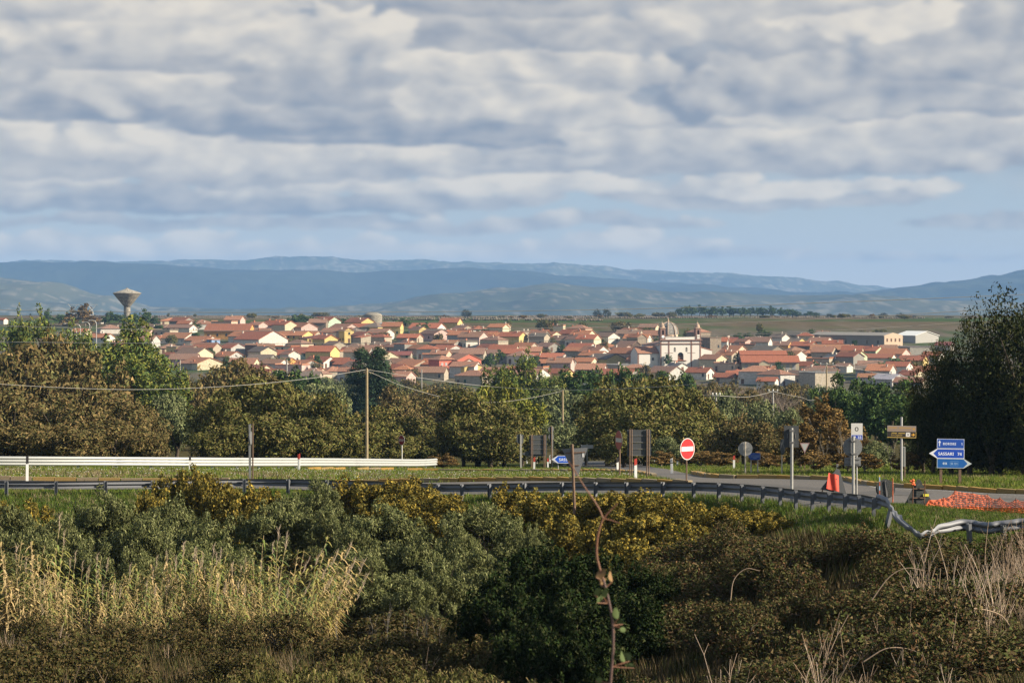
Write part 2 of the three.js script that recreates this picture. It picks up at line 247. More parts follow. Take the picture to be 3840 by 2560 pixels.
// ---------------------------------------------------------------- the town
const WALL = { white: [0.616, 0.583, 0.528], cream: [0.594, 0.517, 0.363], yellow: [0.605, 0.462, 0.187], orange: [0.572, 0.308, 0.099], peach: [0.572, 0.429, 0.319], pink: [0.550, 0.396, 0.352], beige: [0.396, 0.341, 0.264], grey: [0.275, 0.259, 0.231], coral: [0.506, 0.154, 0.105], mint: [0.418, 0.517, 0.407], green: [0.473, 0.528, 0.352], blue: [0.242, 0.352, 0.550], brown: [0.165, 0.099, 0.066], dark: [0.083, 0.057, 0.046], stone: [0.231, 0.187, 0.143], palegrey: [0.462, 0.451, 0.429] };
const ROOF = { red: [0.493, 0.180, 0.081], orange: [0.582, 0.270, 0.117], brown: [0.370, 0.234, 0.150], terra: [0.482, 0.264, 0.150], dark: [0.280, 0.098, 0.072], grey: [0.258, 0.264, 0.254], stone: [0.258, 0.222, 0.163], white: [0.560, 0.600, 0.624] };
const RNAME = { red: 'red tiled', orange: 'bright orange tiled', brown: 'weathered brown tiled', terra: 'terracotta tiled', dark: 'dark red', grey: 'grey sheet', stone: 'lichen-grown tiled', white: 'white' };
const WNAME = { palegrey: 'pale grey', stone: 'bare stone', dark: 'dark brown', brown: 'brown', mint: 'mint green', green: 'pale green', white: 'white', cream: 'cream', yellow: 'yellow', orange: 'orange', peach: 'peach', pink: 'pale pink', beige: 'beige', grey: 'grey', coral: 'coral red', blue: 'light blue' };
const wallMat = (k) => mat('wall' + k, WALL[k], { map: T.plaster, roughness: 0.95 });
const roofMat = (k, t = 1) => mat('roof' + k + t, ROOF[k].map((x, i) => x * [0.8, 1, 1.14, 0.92][t] * (i === 0 && t === 3 ? 0.9 : 1)), { map: T.tiles, roughness: 0.9 });
const paneMats = [mat('pane', [0.03, 0.035, 0.04], { roughness: 0.25 }), mat('shutter_brown', [0.1, 0.05, 0.03]), mat('shutter_green', [0.03, 0.07, 0.045]), mat('shutter_grey', [0.3, 0.3, 0.3])];
const winGeo = box(0.95, 1.3, 0.12), doorGeo = box(1.2, 2.1, 0.12), chimGeo = mergeGeometries([box(0.55, 1.3, 0.55, 0, 0.35, 0), box(0.75, 0.16, 0.75, 0, 1.08, 0)]);
const capMat = mat('chimney', [0.5, 0.44, 0.38]), chimneyRed = mat('chimney_red', [0.42, 0.16, 0.09]);
function gableRoof(w, l, h, rise, o = 0.45, t = 0.22, e = 0.35) {
  const k = rise / (w / 2), y0 = h - o * k + 0.03, s = new THREE.Shape();
  s.moveTo(-w / 2 - o, y0); s.lineTo(0, h + rise + 0.03); s.lineTo(w / 2 + o, y0); s.lineTo(w / 2 + o, y0 + t); s.lineTo(0, h + rise + t + 0.03); s.lineTo(-w / 2 - o, y0 + t); s.closePath();
  return new THREE.ExtrudeGeometry(s, { depth: l + 2 * e, bevelEnabled: false }).translate(0, 0, -l / 2 - e);
}
function hipRoof(w, l, h, rise, o = 0.5) {
  const a = w / 2 + o, b = l / 2 + o, y = h + 0.03, along = l >= w, r = Math.max(0, (Math.max(l, w) - Math.min(l, w)) / 2), A = [-a, y, -b], B = [a, y, -b], Cc = [a, y, b], D = [-a, y, b], p = along ? [0, y + rise, -r] : [-r, y + rise, 0], q = along ? [0, y + rise, r] : [r, y + rise, 0];
  const tri = along ? [A, p, B, B, p, q, B, q, Cc, Cc, q, D, D, q, p, D, p, A] : [A, p, q, A, q, B, B, q, Cc, Cc, q, p, Cc, p, D, D, p, A];
  const all = [...tri, A, B, Cc, A, Cc, D], g = new THREE.BufferGeometry(); g.setAttribute('position', new THREE.Float32BufferAttribute(all.flat(), 3)); g.computeVertexNormals();
  const uv = []; for (const v of all) uv.push(v[0] + v[2] * 0.4, v[1] + v[2]); g.setAttribute('uv', new THREE.Float32BufferAttribute(uv, 2)); return g;
}
function prism(pts, l) { const s = new THREE.Shape(); pts.forEach(([x, y], i) => i ? s.lineTo(x, y) : s.moveTo(x, y)); s.closePath(); return new THREE.ExtrudeGeometry(s, { depth: l, bevelEnabled: false }).translate(0, 0, -l / 2); }
const scaleUV = (g, k) => { const a = g.attributes.uv; for (let i = 0; i < a.count; i++) a.setXY(i, a.getX(i) * k, a.getY(i) * k); return g; };
const spots = [];
function house(u, d, o) {
  const r = rng(Math.round(u * 13 + d * 7)), { type = 'G', w, l, h, rise = w * 0.2, yaw = 0.5, wall = 'white', roof = 'red', roofName } = o;
  const g = thing(o.name ?? 'house', '', 'house', 'houses of the town'), p = groundAt(u, d);
  g.position.copy(p); g.rotation.y = yaw; spots.push([p.x, p.z, Math.max(w, l) / 2]);
  const H = h, b = -2.5, tone = Math.floor(r() * 4);
  if (type === 'G') { obj('wall', scaleUV(prism([[-w / 2, b], [w / 2, b], [w / 2, H], [0, H + rise], [-w / 2, H]], l), 0.12), wallMat(wall), g); }
  else if (type === 'S') obj('wall', scaleUV(prism([[-w / 2, b], [w / 2, b], [w / 2, H + rise], [-w / 2, H]], l), 0.12), wallMat(wall), g);
  else obj('wall', box(w, H - b, l, 0, (H + b) / 2, 0), wallMat(wall), g);
  let rf;
  if (type === 'G') rf = obj('roof', scaleUV(gableRoof(w, l, H, rise), 0.15), roofMat(roof, tone), g);
  else if (type === 'H') rf = obj('roof', scaleUV(hipRoof(w, l, H, rise), 0.15), roofMat(roof, tone), g);
  else if (type === 'S') { const k = rise / w; rf = obj('roof', scaleUV(prism([[-w / 2 - 0.4, H - 0.4 * k + 0.03], [w / 2 + 0.4, H + rise + 0.4 * k + 0.03], [w / 2 + 0.4, H + rise + 0.4 * k + 0.25], [-w / 2 - 0.4, H - 0.4 * k + 0.25]], l + 0.6), 0.15), roofMat(roof, tone), g); }
  else rf = obj('roof', [box(w + 0.3, 0.25, l + 0.3, 0, H + 0.13, 0), box(w + 0.3, 0.4, 0.2, 0, H + 0.45, l / 2 + 0.05), box(w + 0.3, 0.4, 0.2, 0, H + 0.45, -l / 2 - 0.05)], roofMat(roof, tone), g);
  const nc = o.chimneys ?? Math.floor(r() * 2.6);
  for (let i = 0; i < nc; i++) { const x = (r() - 0.5) * w * 0.7, c = obj('chimney', chimGeo, r() < 0.3 ? chimneyRed : capMat, rf); c.position.set(x, type === 'G' ? H + rise * (1 - Math.abs(x) / (w / 2)) : type === 'F' ? H + 0.2 : type === 'S' ? H + rise * (x / w + 0.5) : H + rise * 0.3, (r() - 0.5) * l * 0.7); }
  const pm = pick(paneMats, r), rows = Math.max(1, Math.floor((H + 0.4) / 2.9));
  const face = (len, put) => { const n = Math.max(1, Math.min(7, Math.floor(len / (o.bay ?? 3.0)))); for (let q = 0; q < rows; q++) for (let i = 0; i < n; i++) { if (r() < (o.blank ?? 0.58)) continue; const s = (i + 0.5) / n * len - len / 2, isDoor = q === 0 && i === 0, m = obj(isDoor ? 'door' : 'window', isDoor ? doorGeo : winGeo, isDoor ? paneMats[1] : r() < 0.75 ? pm : paneMats[0], g); put(m, s, isDoor ? 1.05 : 1.65 + q * 2.9); } };
  if (!o.nowin) {
    face(w, (m, s, y) => m.position.set(s, y, l / 2));
    face(l, (m, s, y) => { m.position.set(-w / 2, y, s); m.rotation.y = Math.PI / 2; });
    face(l, (m, s, y) => { m.position.set(w / 2, y, s); m.rotation.y = Math.PI / 2; });
  }
  const shape = { G: 'gabled roof', H: 'hipped roof', S: 'lean-to roof', F: 'flat top' }[type];
  tag(g, o.label ?? `${rows > 1 ? 'two-storey' : 'low'} ${WNAME[wall]} house with ${RNAME[roof]} ${shape} and ${['no chimney', 'one chimney', 'two chimneys', 'three chimneys'][nc]}`, 'house', o.group ?? 'houses of the town');
  return g;
}
const DEPTH = [[1200, 1430], [1216, 1400], [1250, 1310], [1300, 1220], [1350, 1140], [1400, 1070], [1455, 1000], [1475, 975]];
const townDepth = (v) => { for (let i = 1; i < DEPTH.length; i++) if (v <= DEPTH[i][0] || i === DEPTH.length - 1) { const [a, x] = DEPTH[i - 1], [b, y] = DEPTH[i]; return lerp(x, y, clamp((v - a) / (b - a), 0, 1)); } };
const REG = { 1: [0, 1050, 2.45], 2: [900, 1150, 2.45], 3: [1800, 1100, 2.352], 4: [2700, 1100, 2.063] };
// region, middle x, foot y, width, height, type, wall, roof, turn in degrees [, options]: read off enlarged views of the town
const TOWN = [
  [1, 1570, 412, 300, 60, 'H', 'cream', 'orange', 20], [1, 1850, 450, 330, 85, 'H', 'palegrey', 'terra', 25], [1, 2110, 535, 400, 128, 'G', 'orange', 'red', 75, { label: 'long orange villa with arched porch and red tiled roof', chimneys: 0, bay: 4, blank: 0.1 }],
  [1, 1440, 480, 240, 60, 'G', 'beige', 'brown', 60], [1, 1660, 482, 260, 60, 'G', 'white', 'brown', 65], [1, 1010, 485, 260, 75, 'H', 'white', 'brown', 20], [1, 740, 520, 170, 60, 'G', 'cream', 'orange', 60], [1, 930, 575, 220, 75, 'G', 'white', 'orange', 50], [1, 1640, 585, 330, 98, 'G', 'white', 'orange', 52], [1, 1850, 600, 270, 72, 'G', 'white', 'orange', 55], [1, 1960, 660, 110, 110, 'F', 'blue', 'terra', 35], [1, 1560, 672, 260, 88, 'H', 'cream', 'terra', 15],
  [1, 1780, 752, 320, 128, 'G', 'cream', 'brown', 42, { nowin: true }], [1, 1560, 745, 130, 80, 'G', 'cream', 'red', 40], [1, 1850, 812, 370, 100, 'G', 'cream', 'orange', 25, { nowin: true }], [1, 2100, 748, 270, 86, 'G', 'palegrey', 'orange', 35], [1, 1750, 815, 200, 50, 'G', 'beige', 'terra', 60], [1, 20, 400, 90, 40, 'G', 'white', 'red', 50], [1, 905, 378, 100, 48, 'G', 'white', 'dark', 45], [1, 1330, 520, 200, 60, 'G', 'pink', 'brown', 55], [1, 1420, 585, 150, 70, 'G', 'cream', 'red', 60],
  [2, 330, 238, 250, 112, 'G', 'white', 'red', 50], [2, 160, 245, 170, 108, 'G', 'pink', 'terra', 40], [2, 790, 198, 250, 108, 'G', 'mint', 'red', 40], [2, 1050, 195, 120, 58, 'H', 'beige', 'red', 10], [2, 1330, 208, 160, 70, 'S', 'white', 'white', 30], [2, 1720, 235, 310, 85, 'G', 'white', 'red', 60], [2, 2050, 245, 200, 70, 'G', 'beige', 'brown', 25], [2, 2190, 250, 190, 75, 'H', 'white', 'red', 20], [2, 1790, 312, 260, 105, 'G', 'pink', 'brown', 28],
  [2, 1910, 312, 110, 105, 'H', 'orange', 'red', 25, { label: 'small orange house with arched loggia and red roof' }], [2, 500, 308, 330, 82, 'G', 'yellow', 'orange', 55], [2, 650, 300, 190, 62, 'G', 'beige', 'orange', 50], [2, 690, 335, 290, 68, 'S', 'yellow', 'dark', 20], [2, 850, 322, 210, 122, 'G', 'white', 'terra', 48], [2, 975, 332, 130, 135, 'G', 'yellow', 'orange', 20], [2, 190, 392, 460, 170, 'G', 'white', 'red', 30, { nowin: true, label: 'large blank white gabled building with broad red roof' }], [2, 180, 472, 250, 118, 'F', 'brown', 'brown', 40, { nowin: true, label: 'bare brown flat-topped block without windows' }],
  [2, 580, 472, 320, 100, 'G', 'mint', 'red', 45], [2, 870, 408, 210, 90, 'G', 'beige', 'brown', 25], [2, 1120, 365, 150, 100, 'S', 'beige', 'red', 35], [2, 1290, 298, 230, 95, 'G', 'white', 'terra', 50], [2, 1550, 405, 140, 96, 'G', 'peach', 'terra', 30], [2, 1430, 415, 190, 66, 'G', 'beige', 'terra', 45], [2, 1900, 438, 290, 72, 'G', 'palegrey', 'red', 35], [2, 1890, 385, 260, 62, 'G', 'grey', 'orange', 60], [2, 2100, 385, 150, 66, 'F', 'white', 'stone', 30], [2, 2230, 335, 240, 72, 'G', 'cream', 'red', 55],
  [2, 2290, 424, 220, 62, 'G', 'cream', 'red', 35], [2, 1450, 488, 240, 62, 'G', 'beige', 'dark', 75], [2, 2040, 470, 260, 58, 'G', 'beige', 'brown', 70], [2, 2240, 476, 260, 62, 'G', 'beige', 'brown', 65], [2, 1600, 598, 360, 110, 'G', 'beige', 'orange', 28], [2, 430, 585, 150, 115, 'G', 'orange', 'terra', 40], [2, 590, 588, 310, 92, 'G', 'palegrey', 'orange', 25, { nowin: true }], [2, 740, 562, 290, 104, 'G', 'white', 'red', 42], [2, 720, 662, 170, 90, 'G', 'cream', 'orange', 30, { nowin: true }],
  [2, 850, 660, 240, 112, 'H', 'beige', 'terra', 25], [2, 930, 566, 160, 98, 'G', 'brown', 'red', 65], [2, 1450, 615, 210, 72, 'G', 'white', 'red', 30], [2, 1660, 640, 200, 72, 'G', 'pink', 'red', 45], [2, 240, 540, 170, 70, 'F', 'grey', 'terra', 35], [2, 80, 580, 170, 62, 'G', 'beige', 'red', 55], [2, 40, 362, 180, 70, 'G', 'pink', 'brown', 50], [2, 1120, 262, 190, 60, 'G', 'beige', 'stone', 40], [2, 360, 590, 160, 62, 'G', 'palegrey', 'grey', 55], [2, 1010, 450, 160, 60, 'G', 'beige', 'red', 60], [2, 1560, 330, 220, 66, 'G', 'beige', 'red', 60], [2, 1300, 400, 200, 60, 'G', 'peach', 'brown', 50], [2, 2290, 300, 170, 66, 'G', 'white', 'red', 60],
  [3, 150, 428, 180, 80, 'G', 'beige', 'orange', 55], [3, 60, 448, 170, 70, 'G', 'beige', 'red', 40], [3, 280, 420, 120, 52, 'G', 'grey', 'terra', 50], [3, 410, 436, 190, 95, 'F', 'beige', 'stone', 30, { nowin: true }], [3, 530, 405, 160, 80, 'G', 'yellow', 'red', 70], [3, 630, 408, 160, 56, 'G', 'cream', 'orange', 35], [3, 800, 405, 210, 82, 'G', 'beige', 'red', 38], [3, 720, 456, 240, 78, 'G', 'beige', 'terra', 20], [3, 930, 420, 160, 62, 'G', 'cream', 'red', 20], [3, 1120, 438, 210, 88, 'G', 'white', 'brown', 32], [3, 1330, 375, 210, 56, 'G', 'cream', 'orange', 20], [3, 1320, 400, 230, 66, 'G', 'beige', 'brown', 65], [3, 1390, 446, 240, 78, 'G', 'white', 'orange', 62],
  [3, 2040, 556, 160, 160, 'F', 'stone', 'stone', 35, { label: 'unfinished bare stone block beside the white church', chimneys: 0 }], [3, 2110, 476, 190, 78, 'G', 'beige', 'terra', 40], [3, 2210, 460, 120, 62, 'F', 'white', 'dark', 30], [3, 1100, 526, 220, 96, 'H', 'pink', 'orange', 22], [3, 900, 526, 260, 78, 'G', 'white', 'red', 48], [3, 1310, 498, 190, 62, 'G', 'dark', 'brown', 45], [3, 1340, 586, 260, 84, 'H', 'stone', 'stone', 28], [3, 1010, 590, 260, 74, 'G', 'white', 'orange', 42], [3, 1110, 620, 310, 82, 'G', 'yellow', 'stone', 30, { nowin: true }], [3, 840, 552, 190, 55, 'G', 'beige', 'orange', 62], [3, 930, 648, 200, 78, 'G', 'cream', 'orange', 55], [3, 580, 662, 260, 66, 'G', 'cream', 'orange', 58], [3, 590, 610, 310, 72, 'G', 'dark', 'red', 68],
  [3, 740, 648, 190, 88, 'G', 'pink', 'grey', 30, { nowin: true }], [3, 90, 578, 250, 68, 'G', 'beige', 'brown', 45], [3, 75, 525, 170, 76, 'G', 'cream', 'red', 28], [3, 400, 515, 210, 68, 'G', 'beige', 'orange', 50], [3, 600, 516, 210, 68, 'G', 'grey', 'brown', 30], [3, 300, 566, 170, 68, 'G', 'beige', 'terra', 55], [3, 1690, 648, 220, 104, 'H', 'white', 'red', 15, { label: 'white house with broad hipped red roof in front of the church door', chimneys: 1 }], [3, 1430, 640, 260, 80, 'G', 'beige', 'orange', 62], [3, 1640, 752, 300, 108, 'G', 'palegrey', 'brown', 35, { nowin: true }], [3, 1560, 600, 180, 66, 'G', 'beige', 'terra', 60], [3, 1940, 752, 240, 98, 'G', 'white', 'red', 50], [3, 2060, 660, 230, 118, 'G', 'cream', 'terra', 35],
  [3, 2200, 612, 210, 112, 'G', 'peach', 'terra', 40], [3, 2270, 752, 190, 76, 'H', 'palegrey', 'red', 18], [3, 705, 778, 150, 104, 'S', 'blue', 'red', 25, { label: 'light blue house with slanting red roof edge above the trees' }], [3, 630, 756, 120, 88, 'G', 'white', 'red', 55], [3, 1270, 700, 290, 70, 'F', 'beige', 'grey', 30], [3, 2330, 664, 110, 130, 'G', 'cream', 'red', 60], [3, 1450, 735, 180, 76, 'G', 'white', 'brown', 45], [3, 1740, 690, 170, 66, 'G', 'white', 'grey', 25], [3, 2240, 540, 200, 78, 'G', 'peach', 'orange', 45], [3, 480, 420, 140, 50, 'G', 'white', 'brown', 40], [3, 200, 330, 130, 45, 'G', 'beige', 'orange', 50],
  [4, 580, 415, 170, 66, 'G', 'yellow', 'stone', 35], [4, 290, 402, 190, 50, 'G', 'beige', 'brown', 65], [4, 370, 490, 260, 82, 'G', 'stone', 'stone', 30, { nowin: true }], [4, 580, 486, 190, 72, 'H', 'blue', 'terra', 20], [4, 680, 508, 220, 64, 'H', 'yellow', 'orange', 25], [4, 870, 476, 330, 76, 'G', 'dark', 'orange', 70], [4, 1020, 556, 220, 108, 'G', 'green', 'orange', 38], [4, 1170, 490, 200, 78, 'G', 'green', 'red', 40], [4, 1350, 508, 230, 80, 'G', 'pink', 'orange', 48], [4, 900, 558, 190, 84, 'G', 'grey', 'grey', 25, { nowin: true }], [4, 960, 608, 130, 66, 'G', 'white', 'brown', 40], [4, 760, 730, 260, 112, 'F', 'beige', 'grey', 30, { nowin: true }], [4, 370, 755, 160, 92, 'G', 'white', 'red', 60], [4, 150, 670, 210, 55, 'G', 'white', 'red', 62], [4, 1150, 690, 160, 52, 'G', 'white', 'orange', 65],
  [4, 1310, 706, 250, 72, 'G', 'palegrey', 'white', 30, { nowin: true }], [4, 1230, 540, 260, 60, 'G', 'white', 'red', 60], [4, 70, 552, 140, 98, 'G', 'beige', 'orange', 40], [4, 190, 452, 130, 98, 'G', 'pink', 'terra', 28], [4, 600, 362, 210, 56, 'G', 'beige', 'stone', 25], [4, 800, 350, 130, 46, 'G', 'pink', 'terra', 30], [4, 1740, 440, 140, 60, 'G', 'white', 'dark', 55], [4, 680, 600, 170, 72, 'G', 'grey', 'red', 40], [4, 780, 640, 260, 72, 'G', 'stone', 'terra', 40], [4, 780, 410, 190, 60, 'G', 'white', 'terra', 45], [4, 480, 440, 160, 60, 'G', 'orange', 'brown', 55], [4, 100, 420, 160, 66, 'G', 'white', 'red', 50], [4, 1510, 470, 220, 52, 'F', 'grey', 'grey', 20], [4, 1650, 520, 160, 62, 'G', 'white', 'red', 50], [4, 620, 680, 170, 62, 'G', 'white', 'orange', 50], [4, 1480, 740, 260, 72, 'G', 'beige', 'terra', 55], [4, 1600, 640, 240, 72, 'G', 'beige', 'orange', 50],
  [4, 40, 690, 170, 60, 'G', 'beige', 'red', 60], [4, 500, 690, 180, 60, 'G', 'palegrey', 'grey', 45],
];
for (const [k, cx, by, W, H, type, wall, roof, deg, o = {}] of TOWN) {
  const [ou, ov, s] = REG[k], u = ou + cx / s, v = ov + by / s, d = townDepth(v), m = d / F, yaw = (deg + (type === 'G' ? 10 : 0)) * Math.PI / 180, a = type === 'H' ? 1.05 : type === 'F' ? 1 : 1.25, Wm = W / s * m * 1.1, Hm = H / s * m;
  const w = Wm / (Math.cos(yaw) + a * Math.sin(yaw)), l = w * a, rise = Math.min(type === 'F' ? 0 : w * (type === 'S' ? 0.17 : 0.24), Hm * 0.5), h = Math.max(2.3, Hm - rise);
  house(u, d, { type, w, l, h, rise, yaw, wall, roof, ...o });
}
// smaller houses in the streets between
{
  const r = rng(404);
  for (let k = 0, made = 0; k < 900 && made < 150; k++) {
    const u = rr(440, 3480, r), v = rr(1228, 1448, r), d = townDepth(v), p = groundAt(u, d);
    if (u < 900 && v > 1380) continue;
    if (Math.abs(u - 2540) < 130 && v > 1300) continue;
    if ((u > 1900 && v < 1255) || (u > 2650 && v < 1288) || (Math.abs(u - 2890) < 130 && v > 1385 && v < 1425)) continue;
    if (spots.some(([x, z, q]) => Math.hypot(x - p.x, (z - p.z) * 0.55) < q + 2.2)) continue;
    made++; const w = rr(6, 10, r);
    house(u, d, { type: r() < 0.16 ? 'H' : r() < 0.12 ? 'F' : 'G', w, l: w * rr(1, 1.5, r), h: rr(2.6, 5, r), rise: w * 0.24, yaw: rr(35, 85, r) * Math.PI / 180, wall: pick(['white', 'cream', 'beige', 'beige', 'peach', 'palegrey', 'grey', 'pink', 'white', 'yellow', 'stone'], r), roof: pick(['red', 'orange', 'terra', 'brown', 'terra', 'red', 'stone'], r) });
  }
}
// yellow school with the long red roof
{
  const d = townDepth(1393), g = thing('school_building', 'long yellow building with double red roof and gabled porch', 'building'), p = groundAt(2885, d); g.position.copy(p); g.rotation.y = 0.03;
  const w = 24, m = wallMat('cream'), y1 = 4.1;
  obj('wall', box(w, y1 + 2, 10, 0, (y1 - 2) / 2, 0), m, g); obj('wall', box(w * 0.82, 4, 8, -w * 0.08, 5, -7), m, g);
  obj('roof', scaleUV(prism([[-5.8, 3.95], [0, 6.6], [5.8, 3.95], [5.8, 4.2], [0, 6.85], [-5.8, 4.2]], w + 0.8).rotateY(Math.PI / 2), 0.15), roofMat('red'), g);
  obj('roof', scaleUV(prism([[-4.6, 6.95], [0, 8.6], [4.6, 6.95], [4.6, 7.2], [0, 8.85], [-4.6, 7.2]], w * 0.85).rotateY(Math.PI / 2).translate(-w * 0.08, 0, -7), 0.15), roofMat('red'), g);
  obj('porch', prism([[-2.2, -1], [2.2, -1], [2.2, 3.6], [0, 4.7], [-2.2, 3.6]], 3.4).translate(-3, 0, 6.2), m, g); obj('porch_roof', scaleUV(gableRoof(4.4, 3.4, 3.62, 1.1, 0.3, 0.2, 0.2).translate(-3, 0, 6.2), 0.15), roofMat('terra'), g);
  for (const x of [-10.2, -7.8, 0.8, 4.4, 7.2, 9.8]) obj('window', box(1.5, 2.3, 0.14, x, 2.1, 5), paneMats[3], g); obj('door', box(1.1, 2.2, 0.14, -3, 1.1, 7.9), paneMats[1], g);
  obj('gutter', box(w + 0.8, 0.35, 0.2, 0, 3.75, 5.85), mat('gutter', [0.05, 0.045, 0.05]), g);
}
// long grey warehouse with the white end
{
  const d = townDepth(1312), g = thing('warehouse', 'long low grey warehouse with white windowed end wall', 'building'), p = groundAt(3350, d); g.position.copy(p); g.rotation.y = 0.6;
  const w = 11.5, l = 52, h = 6.6, k = wallMat('grey');
  obj('wall', prism([[-w / 2, -2], [w / 2, -2], [w / 2, h], [0, h + 1.3], [-w / 2, h]], l).translate(0, 0, -l / 2), k, g);
  obj('end_wall', prism([[-w / 2 - 0.05, -2], [w / 2 + 0.05, -2], [w / 2 + 0.05, h + 0.1], [0, h + 1.4], [-w / 2 - 0.05, h + 0.1]], 0.4).translate(0, 0, 0.2), wallMat('peach'), g);
  obj('roof', gableRoof(w, l, h, 1.3, 0.5, 0.2, 0.1).translate(0, 0, -l / 2 - 0.2), mat('sheetroof', [0.36, 0.33, 0.29], { map: T.grain }), g);
  for (const y of [1.4, 4.6]) for (const x of [-4, -1.4, 1.2, 3.8]) obj('window', box(0.9, 1.5, 0.14, x, y, 0.42), paneMats[1], g);
  for (let i = 0; i < 6; i++) obj('window', box(0.14, 1.6, 1.2, -w / 2, 3.6, -4 - i * 7.5), paneMats[0], g);
  const s = thing('metal_shed', 'low white metal shed behind the long warehouse', 'shed'), q = groundAt(3440, townDepth(1282)); s.position.copy(q); s.rotation.y = 0.5;
  obj('wall', prism([[-7, -2], [7, -2], [7, 3], [0, 5], [-7, 3]], 16), wallMat('palegrey'), s); obj('roof', gableRoof(14, 16, 3, 2), mat('whitesheet', [0.72, 0.72, 0.7]), s);
}
// coral red house on the near edge of the town
{
  const d = townDepth(1402), g = thing('coral_house', 'large coral red house with stepped red roofs beside a yellow house', 'house'), p = groundAt(1710, d); g.position.copy(p); g.rotation.y = 0.62;
  const m = wallMat('coral');
  const a = prism([[-6, -3], [6, -3], [6, 6], [0, 8.4], [-6, 6]], 9); obj('wall', a.translate(3, 0, 1), m, g); obj('wall', box(8, 9, 8, -6.5, 1.6, -1), m, g); obj('wall', box(5, 8.2, 6, -2.2, 1.2, 2.6), m, g);
  obj('roof', scaleUV(gableRoof(12, 9, 6, 2.4, 0.6).translate(3, 0, 1), 0.15), roofMat('terra'), g); obj('roof', scaleUV(hipRoof(8, 8, 6.1, 1.9, 0.7).translate(-6.5, 0, -1), 0.15), roofMat('terra'), g); obj('balcony', box(3.6, 1, 1.2, -8, 3.2, 3.6), m, g);
  for (const [x, y, z] of [[-9, 4.2, 3], [-7, 4.2, 3], [-9, 1.2, 3], [-7, 1.2, 3], [1, 4.5, 5.5], [5, 4.5, 5.5], [1, 1.5, 5.5]]) obj('window', box(1, 1.4, 0.14, x, y, z), paneMats[3], g);
  const y = thing('yellow_house', 'weathered yellow house in front of the coral red house', 'house'), q = groundAt(1760, townDepth(1414)); y.position.copy(q); y.rotation.y = 0.55;
  obj('wall', prism([[-5, -3], [5, -3], [5, 4.3], [0, 5.6], [-5, 4.3]], 9), wallMat('yellow'), y); obj('roof', scaleUV(gableRoof(10, 9, 4.3, 1.3), 0.15), roofMat('stone'), y);
  for (const [x, yy] of [[-3, 2.4], [0, 2.4], [3, 2.4]]) obj('window', box(1, 1.3, 0.14, x, yy, 4.5), paneMats[1], y);
}
